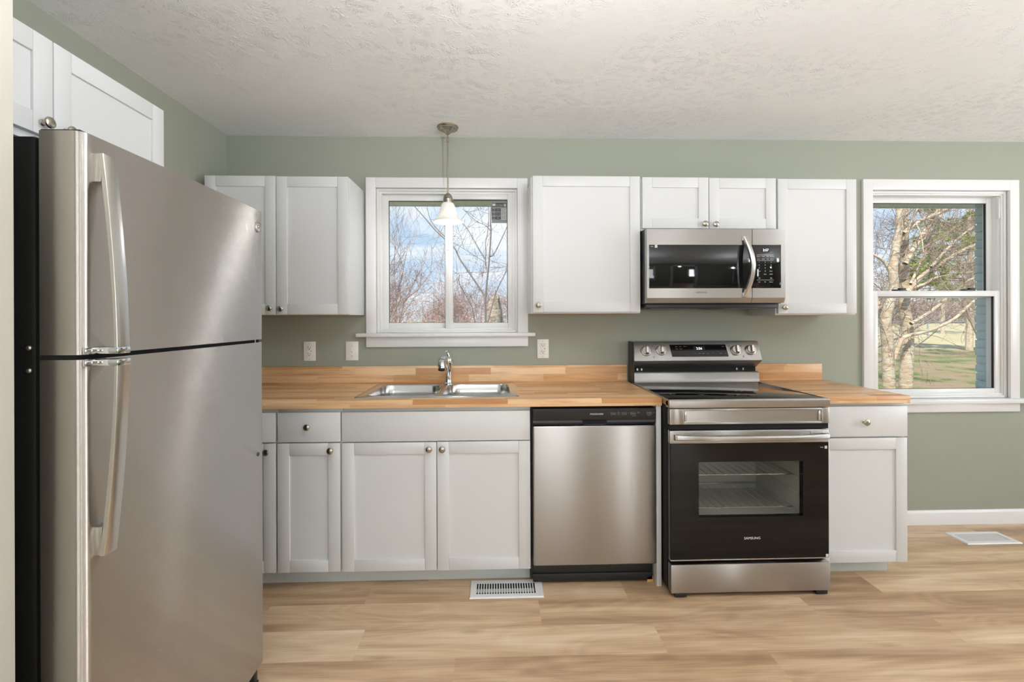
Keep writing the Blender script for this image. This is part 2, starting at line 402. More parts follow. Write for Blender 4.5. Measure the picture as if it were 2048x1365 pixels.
fr_ = MB().slab([XL, 2.6, 3.55, XR+.15], [0, .85, 2.0, CEIL], -8.3, -8.18, skip={(1,1)}, m=lambda a, b, c: (a, c, b))
struct(fr_.build('wall_far_room', m_green))
struct(MB().box(XR, XR+.15, -8.3, YR, 0, CEIL).build('wall_far_room_right', m_green))
struct(MB().box(XL, -1.742, -2.16, -2.035, 0, CEIL, .003).build('wall_partition', m_cream), 'cream end of the partition wall beside the refrigerator', 'wall')
tm = MB()
for (a, b_, c, d) in ((.80, .95, 0, 2.3), (2.18, 2.33, 0, 2.3), (.80, 2.33, 2.2, 2.3)): tm.box(a, b_, YR, YR+.018, c, d, .002)
struct(tm.build('trim_1', m_trim))
def profile_base(x0, x1, y, name, lab=None):
    pts = [(y, 0), (y-.014, 0), (y-.014, .072), (y-.011, .082), (y-.005, .090), (y, .090)]
    struct(MB().prism(pts, 'x', x0, x1).build(name, m_trim), lab, 'baseboard' if lab else None)
profile_base(1.262, XR, 0, 'baseboard_back', 'white baseboard along the sage wall at the right')
struct(MB().box(XL, .80, YR, YR+.014, 0, .09).build('baseboard_rear', m_trim))
struct(MB().box(2.33, XR, YR, YR+.014, 0, .09).build('baseboard_rear_right', m_trim))
struct(MB().box(XR-.014, XR, YR, 0, 0, .09).build('baseboard_right', m_trim))

def root_struct(name, loc, lab, cat):
    o = bpy.data.objects.new(name, None); C.objects.link(o); o.location = loc; return struct(o, lab, cat)
def plain_window(name, kind, a0, a1, z0, z1, pl):
    # the windows of the unseen side of the room: frame, casing, panes
    r = root_struct(name, (0,0,0), None, None)
    mk = (lambda A, B, D0, D1, Z0, Z1: (A, B, pl+D0, pl+D1, Z0, Z1)) if kind == 'y' else (lambda A, B, D0, D1, Z0, Z1: (pl-D1, pl-D0, A, B, Z0, Z1))
    f = MB()
    for q in ((a0, a0+.045, z0, z1), (a1-.045, a1, z0, z1), (a0, a1, z0, z0+.045), (a0, a1, z1-.045, z1), ((a0+a1)/2-.02, (a0+a1)/2+.02, z0, z1)):
        f.box(*mk(q[0], q[1], -.08, -.03, q[2], q[3]), .002)
    f.build('frame', m_vinyl, r)
    k = MB()
    for q in ((a0-.08, a0, z0-.08, z1+.08), (a1, a1+.08, z0-.08, z1+.08), (a0, a1, z0-.08, z0), (a0, a1, z1, z1+.08)):
        k.box(*mk(q[0], q[1], 0, .018, q[2], q[3]), .002)
    k.build('casing', m_trim, r)
    MB().box(*mk(a0+.04, a1-.04, -.058, -.054, z0+.04, z1-.04)).build('glass', m_glass, r)
plain_window('window_3', 'y', 2.6, 3.55, .85, 2.0, -8.18)
plain_window('window_4', 'y', -1.75, -.05, .8, 2.05, YR)
plain_window('window_5', 'x', -3.55, -1.65, .67, 2.17, XR)

# ------------------------------------------------------------------ window over the sink (slider)
x0, x1, z0, z1 = W1
w1 = root_struct('window_1', (-1.11, 0, 1.15), 'white sliding window over the sink, two panes side by side', 'window')
k = MB()
k.box(-1.608, x0, -.02, 0, z0, 2.19, .002); k.box(x1, -.617, -.02, 0, z0, 2.19, .002)
k.box(x0, x1, -.02, 0, z1, 2.19, .0015)
k.build('casing', m_trim, w1)
MB().box(-1.662, -.574, -.052, .02, 1.214, z0, .003).build('sill', m_trim, w1)
MB().box(-1.608, -.617, -.02, 0, 1.151, 1.2135, .002).build('apron', m_trim, w1)
f = MB()    # stepped vinyl frame
def ring(mb, a0, a1, b0, b1, wd, y0, y1, bv=.0015, wb=None):
    wb = wb or wd
    mb.box(a0, a0+wd, y0, y1, b0, b1, bv); mb.box(a1-wd, a1, y0, y1, b0, b1, bv)
    mb.box(a0+wd, a1-wd, y0, y1, b0, b0+wb, bv); mb.box(a0+wd, a1-wd, y0, y1, b1-wd, b1, bv)
ring(f, x0, x1, z0, z1, .014, .004, .118); ring(f, x0+.014, x1-.014, z0+.014, z1-.014, .014, .018, .112)
f.build('frame', m_vinyl, w1)
s1_ = MB(); ring(s1_, x0+.026, -1.098, z0+.026, z1-.026, .036, .058, .090, .002)
s1_.build('fixed_sash', m_vinyl, w1)
s2_ = MB(); ring(s2_, -1.128, x1-.026, z0+.026, z1-.026, .034, .022, .052, .002, .036); s2_.box(-1.128, -1.081, .014, .05, z0+.026, z1-.026, .003)
sash = s2_.build('sliding_sash', m_vinyl, w1)
g_ = MB(); ring(g_, -1.093, x1-.060, z0+.060, z1-.060, .004, .030, .044, 0); g_.build('gasket', m_plast, sash)
g_ = MB(); ring(g_, x0+.061, -1.133, z0+.061, z1-.061, .003, .066, .080, 0); g_.build('gasket', m_plast, w1)
MB().box(x0+.058, -1.13, .073, .076, z0+.058, z1-.058).build('glass', m_glass, w1)
MB().box(-1.096, x1-.058, .036, .039, z0+.058, z1-.058).build('glass', m_glass, w1)
lk = MB().box(-1.120, -1.100, .004, .016, 1.75, 1.82, .004); lk.box(-1.116, -1.104, -.006, .006, 1.79, 1.82, .003); lk.build('sash_lock', m_vinyl, sash)
# energy label stuck on the right pane
a = at(983, 404, .035); b_ = at(1014, 446.5, .035)
lx0, lx1, lz1, lz0 = a.x, b_.x, a.z, b_.z; lw, lh = lx1-lx0, lz1-lz0
lab = MB().box(lx0, lx1, .0335, .0355, lz0, lz1).build('energy_label', m_lab, w1)
lb = MB(); lb.box(lx0+.03*lw, lx1-.03*lw, .0328, .0336, lz1-.24*lh, lz1-.06*lh)
for i in range(3):
    zt = lz1-(.32+.19*i)*lh
    lb.box(lx0+.05*lw, lx0+.10*lw, .0328, .0336, zt-.13*lh, zt); lb.box(lx0+.23*lw, lx0+.60*lw, .0328, .0336, zt-.13*lh, zt); lb.box(lx0+.13*lw, lx0+.19*lw, .0328, .0336, zt-.11*lh, zt-.03*lh)
lb.build('label_panel', m_labk, lab)
lb = MB()
for i in range(3):
    zt = lz1-(.31+.19*i)*lh; lb.box(lx0+.62*lw, lx1-.04*lw, .0328, .0336, zt-.16*lh, zt)
lb.box(lx0+.80*lw, lx1-.06*lw, .0320, .0328, lz1-.22*lh, lz1-.10*lh)
lb.build('number_panel', m_lab2, lab)
lb = MB()
for i, s_ in enumerate(('0.27', '0.73', '0.42')): lb.text(s_, .11*lh*1.25, ((lx0+.79*lw), .0324, lz1-(.39+.19*i)*lh), sx=.8)
lb.build('label_number', m_labk, lab)
lb = MB(); lb.text('Clear Tempered', .055*lh, (lx0+.52*lw, .0324, lz1-.135*lh)); lb.text('Double Glazed', .055*lh, (lx0+.52*lw, .0324, lz1-.195*lh))
for i, s_ in enumerate(('U-Factor', 'Solar Heat', 'Visible')): lb.text(s_, .055*lh, (lx0+.42*lw, .0324, lz1-(.385+.19*i)*lh))
lb.box(lx0+.06*lw, lx0+.25*lw, .0322, .0328, lz1-.20*lh, lz1-.09*lh)
lb.build('label_lettering', m_stick, lab)
MB().box(lx0+.14*lw, lx0+.18*lw, .0318, .0326, lz1-.60*lh, lz1-.55*lh).build('label_mark', m_labr, lab)
for (cx, cz, q) in ((-1.063, z0+.088, 0), (x1-.088, z0+.088, 0), (-1.063, z1-.088, 0)):
    st = MB(); ring(st, cx-.018, cx+.018, cz-.018, cz+.018, .003, .033, .0355, 0); st.build('corner_sticker', m_lab, w1)

# ------------------------------------------------------------------ window at the right (double-hung)
x0, x1, z0, z1 = W2
w2 = root_struct('window_2', (2.02, 0, .72), 'tall white double-hung window right of the cabinets', 'window')
k = MB(); k.box(1.508, x0, -.02, 0, z0, 2.197, .002); k.box(x1, 2.528, -.02, 0, z0, 2.197, .002); k.box(x0, x1, -.02, 0, z1, 2.197, .0015)
k.build('casing', m_trim, w2)
MB().box(1.46, 2.585, -.05, .02, .775, z0, .003).build('sill', m_trim, w2)
MB().box(1.508, 2.528, -.02, 0, .718, .7745, .002).build('apron', m_trim, w2)
f = MB(); ring(f, x0, x1, z0, z1, .016, .004, .118); ring(f, x0+.016, x1-.016, z0+.016, z1-.016, .010, .012, .112)
f.box(x1-.030, x1-.020, .03, .10, z0, z1, .001); f.box(x1-.034, x1-.016, .018, .04, 1.96, 2.09, .003)
f.build('frame', m_vinyl, w2)
zr = 1.47
us = MB(); ring(us, x0+.026, x1-.026, zr-.022, z1-.026, .036, .070, .098, .002, .04); us.build('upper_sash', m_vinyl, w2)
ls = MB(); ring(ls, x0+.026, x1-.026, z0+.016, zr+.022, .036, .020, .048, .002, .042); lower = ls.build('lower_sash', m_vinyl, w2)
MB().box(x0+.058, x1-.058, .083, .086, zr+.012, z1-.058).build('glass', m_glass, w2)
MB().box(x0+.058, x1-.058, .033, .036, z0+.054, zr-.012).build('glass', m_glass, w2)
for cx in (1.78, 2.24):
    MB().box(cx-.035, cx+.035, .018, .05, zr+.022, zr+.032, .003).box(cx-.012, cx+.03, .01, .03, zr+.03, zr+.04, .003).build('sash_lock', m_plast, lower)
g_ = MB(); ring(g_, x0+.061, x1-.061, zr+.014, z1-.061, .003, .076, .090, 0); ring(g_, x0+.061, x1-.061, z0+.056, zr-.014, .003, .028, .042, 0); g_.build('gasket', m_plast, w2)

# ------------------------------------------------------------------ cabinets
def knob_mb(p, axis=(0,-1,0)):
    pr = [(.009, 0), (.009, .002), (.006, .004), (.0052, .012), (.0075, .0155), (.0145, .018), (.0160, .0215), (.0150, .025), (.0105, .0275), (.004, .0288), (0, .029)]
    return MB().lathe(pr, p, axis, 20)
def shaker_mb(u0, u1, z0, z1, yb, th=.019, fw=.057):
    m = MB(); yf = yb-th
    m.box(u0, u0+fw, yf, yb, z0, z1, .0012); m.box(u1-fw, u1, yf, yb, z0, z1, .0012)
    m.box(u0+fw+.0004, u1-fw-.0004, yf+.0002, yb, z0, z0+fw, .0012); m.box(u0+fw+.0004, u1-fw-.0004, yf+.0002, yb, z1-fw, z1, .0012)
    m.box(u0+fw-.002, u1-fw+.002, yf+.008, yb-.003, z0+fw-.002, z1-fw+.002); return m
def cabinet(name, label, cat, u0, u1, z0, z1, depth, doors=(), drawers=(), kick=None, group=None, mtx=None, loc=None, under=None, kick_u=None):
    base = Vector(((u0+u1)/2, -depth/2, z0 if kick is None else 0))
    if mtx is not None: base = mtx @ base
    r = thing(name, base, label, cat, group)
    zc = z0 if kick is None else kick[1]
    c = MB()
    if kick is None: c.box(u0, u1, -depth, -.002, zc, z1, .001)
    else:
        c.box(u0, u0+.016, -depth+.018, -.002, zc, z1); c.box(u1-.016, u1, -depth+.018, -.002, zc, z1); c.box(u0+.016, u1-.016, -depth+.018, -.002, zc, zc+.016)
        c.box(u0+.016, u1-.016, -.010, -.002, zc+.016, z1); c.box(u0, u1, -depth, -depth+.018, zc, z1, .001)
    c.build('carcass', m_white if kick is None else m_shadow, r, mtx)
    if under: MB().box(u0+.016, u1-.016, -depth+.018, -.006, z0-.0012, z0+.003).build('underside', m_ply, r, mtx)
    if kick is not None:
        ku = kick_u or (u0, u1)
        MB().box(ku[0], ku[1], -kick[0], -.05, 0, kick[1]).build('toe_kick', m_shadow, r, mtx)
    for (a, b, p, q, kn) in doors:
        d = shaker_mb(a, b, p, q, -depth-.001).build('door', m_white, r, mtx)
        if kn: knob_mb((kn[0], -depth-.0195, kn[1])).build('knob', m_nickel, d, mtx)
    for (a, b, p, q, kn) in drawers:
        d = MB().box(a, b, -depth-.020, -depth-.001, p, q, .0015).build('drawer_front' if kn else 'false_front', m_white, r, mtx)
        if kn: knob_mb((kn[0], -depth-.0195, kn[1])).build('knob', m_nickel, d, mtx)
    return r
UD = .305
def kx(px, py, Y=-.335): p = at(px, py, Y); return (p.x, p.z)
cabinet('wall_cabinet', 'white two-door wall cabinet between the refrigerator and sink window', 'cabinet', -2.40, -1.619, 1.347, 2.103, UD,
        doors=[(-2.392, -2.013, 1.350, 2.106, kx(539, 617)), (-2.009, -1.622, 1.350, 2.104, kx(561.5, 618))], group='white upper cabinets on the back wall', under=True)
cabinet('wall_cabinet', 'wide white single-door wall cabinet between sink window and microwave', 'cabinet', -.618, -.004, 1.350, 2.112, UD,
        doors=[(-.609, -.008, 1.358, 2.115, kx(1077, 611))], group='white upper cabinets on the back wall', under=True)
cabinet('wall_cabinet', 'short white two-door wall cabinet directly above the microwave', 'cabinet', .000, .768, 1.815, 2.110, UD,
        doors=[(.005, .380, 1.825, 2.111, kx(1409.5, 448)), (.384, .765, 1.824, 2.109, kx(1431, 449))], group='white upper cabinets on the back wall')
cabinet('wall_cabinet', 'white single-door wall cabinet right of the microwave, beside the tall window', 'cabinet', .770, 1.236, 1.338, 2.104, UD,
        doors=[(.777, 1.229, 1.346, 2.106, kx(1569, 615))], group='white upper cabinets on the back wall', under=True)
Mx = Matrix.Translation((XL, 0, 0)) @ Matrix.Rotation(math.pi/2, 4, 'Z')
cabinet('wall_cabinet', 'white two-door cabinet on the left wall above the refrigerator', 'cabinet', -2.030, -1.144, 1.812, 2.107, .374,
        doors=[(-2.026, -1.602, 1.832, 2.107, (-1.634, 1.866)), (-1.598, -1.148, 1.832, 2.107, (-1.563, 1.868))], mtx=Mx)
BD, BT = .610, .891
KY = .535
cabinet('base_cabinet', 'white corner base cabinet mostly hidden behind the refrigerator edge', 'cabinet', -2.36, -1.876, .1, BT, BD,
        doors=[(-2.33, -1.881, .098, .722, kx(533, 905, -.64))], drawers=[(-2.33, -1.881, .729, .872, (-2.1, .80))], kick=(KY, .098), group='white base cabinets under the counters')
cabinet('base_cabinet', 'narrow white base cabinet with one drawer over one door', 'cabinet', -1.8755, -1.5665, .1, BT, BD,
        doors=[(-1.872, -1.572, .098, .722, kx(661, 902, -.64))], drawers=[(-1.870, -1.570, .728, .872, kx(614.5, 855, -.64))], kick=(KY, .098), group='white base cabinets under the counters')
cabinet('base_cabinet', 'wide white sink base cabinet with two doors below a false front', 'cabinet', -1.566, -.646, .1, BT, BD,
        doors=[(-1.562, -1.107, .096, .721, kx(858, 899, -.64)), (-1.103, -.648, .094, .722, kx(884.5, 899, -.64))],
        drawers=[(-1.562, -.649, .727, .871, None)], kick=(KY, .098), group='white base cabinets under the counters')
cabinet('base_cabinet', 'white base cabinet right of the range with drawer and door', 'cabinet', .792, 1.254, .1, BT, BD,
        doors=[(.798, 1.254, .091, .716, None)], drawers=[(.798, 1.256, .724, .876, kx(1731, 845, -.64))], kick=(KY, .098), kick_u=(.792, 1.228), group='white base cabinets under the counters')
ep = MB().box(-.026, -.002, -.640, -.01, 0, .893, .0008)
tag(ep.build('end_panel', m_white, origin=(-.014, -.3, 0)), 'narrow white upright end panel between dishwasher and range', 'panel')
tag(MB().prism([(-.062, 0), (-.028, 0), (-.030, .028), (-.058, .024)], 'y', -.60, -.52).build('wood_block', m_rawwood, origin=(-.045, -.56, 0)), 'small raw wood offcut on the floor beside the end panel', 'wood block')

# ------------------------------------------------------------------ worktops and upstands
SX0, SX1, SY0, SY1 = -1.525, -.697, -.578, -.045
xs = [-2.445, SX0+.02, SX1-.02, .000]; ys = [-.648, SY0+.02, SY1-.02, -.003]
ct = MB().slab(xs, ys, .893, .930, skip={(1,1)})
bmesh.ops.bevel(ct.bm, geom=[e for e in ct.bm.edges if all(abs(v.co.y+.648) < 1e-4 and v.co.z > .92 for v in e.verts)], offset=.003, segments=2, affect='EDGES')
tag(ct.build('countertop', m_butcher, origin=(-1.2, -.3, .893)), 'long butcher block countertop holding the sink', 'countertop')
tag(MB().box(.783, 1.256, -.648, -.003, .893, .930, .002).build('countertop', m_butcher, origin=(1.02, -.3, .893)), 'short butcher block countertop right of the range', 'countertop')
tag(MB().box(-2.445, -.002, -.022, -.001, .930, 1.034, .0015).build('backsplash', m_butcher, origin=(-1.2, -.01, .93)), 'long butcher block upstand behind the sink', 'backsplash')
tag(MB().box(.784, 1.236, -.022, -.001, .930, 1.033, .0015).build('backsplash', m_butcher, origin=(1.0, -.01, .93)), 'short butcher block upstand right of the range', 'backsplash')

# ------------------------------------------------------------------ sink and faucet
sk = thing('kitchen_sink', (-1.11, -.31, .93), 'stainless double bowl sink set into the butcher block counter', 'sink')
m = MB(); bm = m.bm; zt = .934
bowls = [(-1.478, -1.127), (-1.093, -.742)]; by0, by1 = -.535, -.135
out = rrect(SX0, SX1, SY0, SY1, .022)
def loopv(P, z): return [bm.verts.new((x, y, z)) for x, y in P]
def edges(vs): return [bm.edges.new((vs[i], vs[(i+1) % len(vs)])) for i in range(len(vs))]
o1 = loopv(rrect(SX0, SX1, SY0, SY1, .022), .9302); o2 = loopv(rrect(SX0+.004, SX1-.004, SY0+.004, SY1-.004, .02), zt)
for i in range(len(o1)): j = (i+1) % len(o1); bm.faces.new((o1[i], o1[j], o2[j], o2[i]))
E_ = [bm.edges.get((o2[i], o2[(i+1) % len(o2)])) for i in range(len(o2))]
holes = []
for a, b in bowls:
    lv = loopv(rrect(a-.012, b+.012, by0-.012, by1+.012, .075), zt); E_ += edges(lv); holes.append(lv)
bmesh.ops.triangle_fill(bm, use_beauty=True, use_dissolve=False, edges=E_)
bmesh.ops.recalc_face_normals(bm, faces=bm.faces)
m.build('deck', m_sink, sk, sharp=.9)
for a, b in bowls:
    bw = MB(); lp = []
    for d, z, r in ((-.012, zt, .075), (-.008, zt+.002, .072), (-.003, zt+.0015, .070), (.001, zt-.004, .066), (.006, zt-.05, .062), (.010, zt-.150, .058), (.020, zt-.170, .05), (.045, zt-.178, .03)):
        lp.append([(x, y, z) for x, y in rrect(a+d, b-d, by0+d, by1-d, r)])
    bw.loft(lp, False, True); bmesh.ops.reverse_faces(bw.bm, faces=bw.bm.faces)
    bo = bw.build('bowl', m_sink, sk, sharp=1.2)
    MB().lathe([(.001, .003), (.02, .002), (.042, .003), (.044, .001), (.044, 0)], ((a+b)/2, (by0+by1)/2-.0, zt-.1775), n=20).build('drain', m_chrome, bo)
fa = thing('faucet', (-1.10, -.095, .934), 'chrome single-lever pull-out faucet behind the sink bowls', 'faucet')
fx, fy, fz = -1.10, -.095, .934
MB().lathe([(.030, 0), (.030, .006), (.024, .012), (.021, .03), (.019, .07), (.0185, .105), (.022, .118), (.024, .135), (.021, .152), (.012, .162), (0, .164)], (fx, fy, fz), (.02, -.06, 1), 20).build('body', m_chrome, fa)
MB().tube([(fx-.002, fy-.012, fz+.09), (fx-.008, fy-.05, fz+.135), (fx-.014, fy-.095, fz+.158), (fx-.018, fy-.135, fz+.158), (fx-.02, fy-.165, fz+.148)], [.015, .016, .017, .018, .019], 14).build('spout', m_chrome, fa)
hd = MB().lathe([(.017, 0), (.021, .01), (.023, .035), (.021, .05), (.018, .058), (0, .058)], (fx-.02, fy-.150, fz+.158), (-.02, -.45, -1), 16).build('spray_head', m_chrome, fa)
MB().lathe([(.019, 0), (.019, .007), (0, .007)], (fx-.0212, fy-.1735, fz+.1060), (-.02, -.45, -1), 16).build('nozzle', m_plast, hd)
MB().tube([(fx+.004, fy+.002, fz+.155), (fx+.002, fy+.006, fz+.170), (fx-.006, fy+.004, fz+.186), (fx-.012, fy-.006, fz+.194)], [.012, .0095, .008, .0075], 12).build('lever', m_chrome, fa)

# ------------------------------------------------------------------ dishwasher
dw = thing('dishwasher', (-.332, -.32, 0), 'stainless dishwasher with black control strip left of the range', 'dishwasher')
MB().box(-.640, -.030, -.585, -.02, .045, .888).build('tub', m_plast, dw)
c = MB()
c.prism([(-.60, .800), (-.634, .800), (-.642, .812), (-.640, .822), (-.643, .830), (-.645, .874), (-.640, .880), (-.60, .881)], 'x', -.635, -.029)
cp = c.build('control_panel', m_plast, dw)
MB().box(-.392, -.272, -.6425, -.6405, .803, .822, .004).build('pocket_handle', m_dkgap, cp)
MB().box(-.385, -.279, -.6432, -.6420, .801, .8035, .0006).build('pocket_lip', m_lab, cp)
c = MB().text('FRIGIDAIRE', .0115, (-.322, -.6446, .853), sx=1.12); c.build('brand_lettering', m_white_ink, cp)
for s_, xx in (('Cycles', -.240), ('Temp', -.186), ('Options', -.142), ('START', -.062)):
    c = MB().text(s_, .0075, (xx, -.6446, .855)); ring(c, xx-.0125, xx+.0125, .8485, .8615, .0006, -.6446, -.6442, 0); c.build('button_lettering', m_grey_ink, cp)
for (s_, xx, zz) in (('Heavy', -.214, .862), ('Normal', -.214, .856), ('Quick', -.214, .849), ('Hi', -.165, .856), ('Heated Dry', -.137, .843), ('Delay', -.116, .862), ('Clean', -.116, .856), ('Cancel', -.062, .8445), ('Lock', -.038, .858)):
    MB().text(s_, .0042, (xx, -.6446, zz)).build('button_lettering', m_grey_ink, cp)
d = MB().box(-.635, -.029, -.648, -.600, .114, .797, .006, 3); d.build('door', m_steel, dw)
MB().box(-.632, -.034, -.592, -.50, .018, .108, .002).box(-.634, -.033, -.600, -.59, .012, .05, .002).build('kick_plate', m_plast, dw)
for xx in (-.60, -.07): MB().lathe([(.014, 0), (.014, .012), (.008, .014), (.008, .05)], (xx, -.545, 0), n=12).build('foot', m_plast, dw)

# ------------------------------------------------------------------ range
rg = thing('range', (.39, -.4, 0), 'freestanding stainless electric range with black glass oven door', 'range')
RX0, RX1 = .004, .774
bo_ = MB(); A_, B_ = RX0+.001, RX1-.001
bo_.box(A_, A_+.02, -.700, -.03, .03, .922, .002); bo_.box(B_-.02, B_, -.700, -.03, .03, .922, .002); bo_.box(A_+.02, B_-.02, -.05, -.03, .03, .922)
bo_.box(A_+.02, B_-.02, -.700, -.05, .03, .16); bo_.box(A_+.02, B_-.02, -.700, -.05, .76, .922); bo_.box(A_+.02, .105, -.700, -.66, .16, .76); bo_.box(.67, B_-.02, -.700, -.66, .16, .76)
bo_.box(.105, .67, -.700, -.66, .16, .35); bo_.box(.105, .67, -.700, -.66, .668, .76)
bo_.build('body', m_black, rg)
cv = MB()
cv.box(RX0, RX1, -.735, -.62, .793, .817)
cv.build('vent_gap', m_dkgap, rg)
ck = MB().box(RX0+.004, RX1-.004, -.728, -.130, .922, .9345, .002); ck.build('cooktop', m_bglass, rg)
c = MB(); c.prism([(-.700, .897), (-.744, .897), (-.747, .903), (-.746, .930), (-.740, .9365), (-.728, .9372), (-.726, .930), (-.700, .925)], 'x', RX0-.002, RX1+.002)
c.box(RX0-.002, RX0+.005, -.728, -.12, .905, .9362, .001); c.box(RX1-.005, RX1+.002, -.728, -.12, .905, .9362, .001)
c.build('front_trim', m_steel, rg)
c = MB()
px0, px1, pz0, pz1 = .072, .735, .829, .884
c.box(RX0, px0, -.744, -.715, .819, .893, .002); c.box(px1, RX1, -.744, -.715, .819, .893, .002)
c.box(px0, px1, -.744, -.715, .819, pz0, .0012); c.box(px0, px1, -.744, -.715, pz1, .893, .0012)
c.box(px0-.001, px1+.001, -.7385, -.716, pz0-.001, pz1+.001)
ap = c.build('front_apron', m_steel, rg)
for a in (px0+.004, px1-.014): MB().box(a, a+.010, -.7445, -.738, pz0+.004, pz1-.004, .003).build('apron_rib', m_satin, ap)
# backguard
bg_ = MB(); bg_.prism([(-.03, .93), (-.124, .93), (-.128, .9345), (-.121, .942), (-.118, .955), (-.116, .990), (-.110, .996), (-.03, .996)], 'x', RX0+.004, RX1+.006)
bg_.build('lower_backguard', m_steel, rg)
MB().box(RX0+.006, RX1+.004, -.078, -.03, .99, 1.04).build('vent_slot', m_dkgap, rg)
for xx in (.046, .072, .66, .70): MB().box(xx-.004, xx+.004, -.082, -.077, 1.003, 1.016).build('slot_bracket', m_satin, rg)
cp = MB(); cp.prism([(-.03, 1.022), (-.080, 1.022), (-.142, 1.060), (-.150, 1.068), (-.150, 1.072), (-.102, 1.176), (-.097, 1.180), (-.03, 1.180)], 'x', RX0+.004, RX1+.006)
cpo = cp.build('control_panel', m_steel, rg)
MB().box(RX0-.001, RX0+.0045, -.148, -.03, .93, 1.181, .002).build('side_cap', m_plast, rg)
P0, P1 = Vector((0, -.150, 1.072)), Vector((0, -.102, 1.176)); up = (P1-P0).normalized(); nrm = Vector((1,0,0)).cross(up)
def onp(x, s, e=0): q = P0 + up*s + nrm*e; return Vector((x, q.y, q.z))
LP = (P1-P0).length
def panel_box(mb, xa, xb, sa, sb, e0, e1, skew=0):
    a = [onp(xa+skew, sa, e0), onp(xb+skew, sa, e0), onp(xb, sb, e0), onp(xa, sb, e0)]; b = [onp(xa+skew, sa, e1), onp(xb+skew, sa, e1), onp(xb, sb, e1), onp(xa, sb, e1)]
    mb.loft([a, b]); return mb
c = panel_box(MB(), .232, .575, .020, .098, -.001, .0012, 0.006); dsp = c.build('display_glass', m_bglass, cpo)
panel_box(MB(), .375, .445, .056, .088, .0012, .0016).build('display_window', m_disp, dsp)
MB().text('2:56', .021, onp(.410, .072, .0019), up=up, sx=1.0).build('clock_digits', m_seg, dsp)
for (s_, xx, ss) in (('Bake', .272, .084), ('Broil', .297, .084), ('Convect', .325, .086), ('Roast', .273, .070), ('Warm', .298, .070), ('Timer', .382, .040), ('Clock', .406, .040), ('Probe', .430, .040), ('Light', .457, .040), ('0', .490, .042), ('Start', .537, .040), ('Off', .566, .040), ('Smart', .558, .084)):
    MB().text(s_, .0058, onp(xx, ss, .0016), up=up).build('key_lettering', m_grey_ink, dsp)
for xx, ss in ((.084, .056), (.175, .060), (.630, .058), (.722, .060)):
    kb = MB().lathe([(.031, 0), (.032, .003), (.0315, .010), (.029, .013), (.0270, .0135), (.0262, .020), (.0245, .022), (0, .022)], onp(xx, ss), nrm, 28)
    ko = kb.build('control_knob', m_satin, cpo)
    g2 = MB(); a = []
    ui = (up*.99 + Vector((.12, 0, 0))).normalized(); si = nrm.cross(ui)
    o_ = onp(xx, ss)
    for e, wd, ln in ((.018, .0095, .0245), (.034, .008, .0225), (.037, .006, .020)):
        a.append([o_ + nrm*e + si*(sx*wd) + ui*(sz*ln) for sx, sz in ((-1,-1), (1,-1), (1,1), (-1,1))])
    g2.loft(a); g2.build('grip', m_chrome, ko)
for (xx, ss) in ((.128, .090), (.200, .092), (.128, .020), (.595, .088), (.672, .022), (.668, .09)):
    panel_box(MB(), xx-.003, xx+.003, ss-.003, ss+.003, 0, .0006).build('burner_mark', m_dark_ink, cpo)
for (s_, xx, ss) in (('Off', .084, .100), ('Off', .175, .100), ('Off', .630, .102), ('Off', .722, .102), ('Hi', .084, .016), ('Hi', .175, .016), ('Lo', .722, .018), ('Front', .128, .012), ('Rear', .672, .013)):
    MB().text(s_, .005, onp(xx, ss, .0006), up=up).build('dial_lettering', m_dark_ink, cpo)
# oven door
WX0, WX1, WZ0, WZ1 = .143, .647, .378, .640
od = MB(); od.box(RX0+.001, RX1-.001, -.742, -.712, .728, .790, .003); odo = od.build('oven_door', m_steel, rg)
gl = MB().slab([RX0+.004, WX0, WX1, RX1-.003], [.178, WZ0, WZ1, .7275], -.7415, -.712, skip={(1,1)}, m=lambda a, b, c: (a, c, b)); gl.build('door_glass', m_oven_glass, odo)
MB().box(WX0-.004, WX1+.004, -.736, -.733, WZ0-.004, WZ1+.004).build('oven_window', m_oven_pane, odo)
MB().box(RX0+.002, RX1-.003, -.742, -.714, .1735, .1785, .001).build('door_lower_edge', m_satin, odo)
hpts = [(RX0+.030, -.758), (RX0+.10, -.776), (RX0+.2, -.783), (RX0+.385, -.786), (RX1-.2, -.783), (RX1-.10, -.776), (RX1-.014, -.758)]
h_ = MB(); lp = []
for xx, yy in hpts:
    zc = .760; lp.append([(xx, yy-.006, zc-.008), (xx, yy-.007, zc+.003), (xx, yy-.003, zc+.011), (xx, yy+.007, zc+.011), (xx, yy+.008, zc-.011), (xx, yy, zc-.011)])
h_.loft(lp); h_.box(RX0+.02, RX0+.044, -.762, -.740, .746, .774, .003); h_.box(RX1-.034, RX1-.008, -.762, -.740, .746, .774, .003)
h_.build('oven_handle', m_steel, odo)
c = MB(); ring(c, RX0+.018, RX0+.10, .738, .782, .002, -.7435, -.741, 0); ring(c, RX0+.105, RX1-.09, .738, .782, .0015, -.743, -.741, 0); c.build('door_embossing', m_satin, odo)
MB().text('SAMSUNG', .0165, (.399, -.7420, .2755), sx=1.05).build('brand_lettering', m_white_ink, odo)
MB().box(.752, .764, -.7421, -.7413, .697, .711).build('sticker', m_stick, odo)
MB().box(.756, .769, -.7421, -.7413, .180, .194).build('sticker', m_stick, odo)
MB().text('Scan', .008, (.738, -.7419, .704)).build('sticker_lettering', m_white_ink, odo)
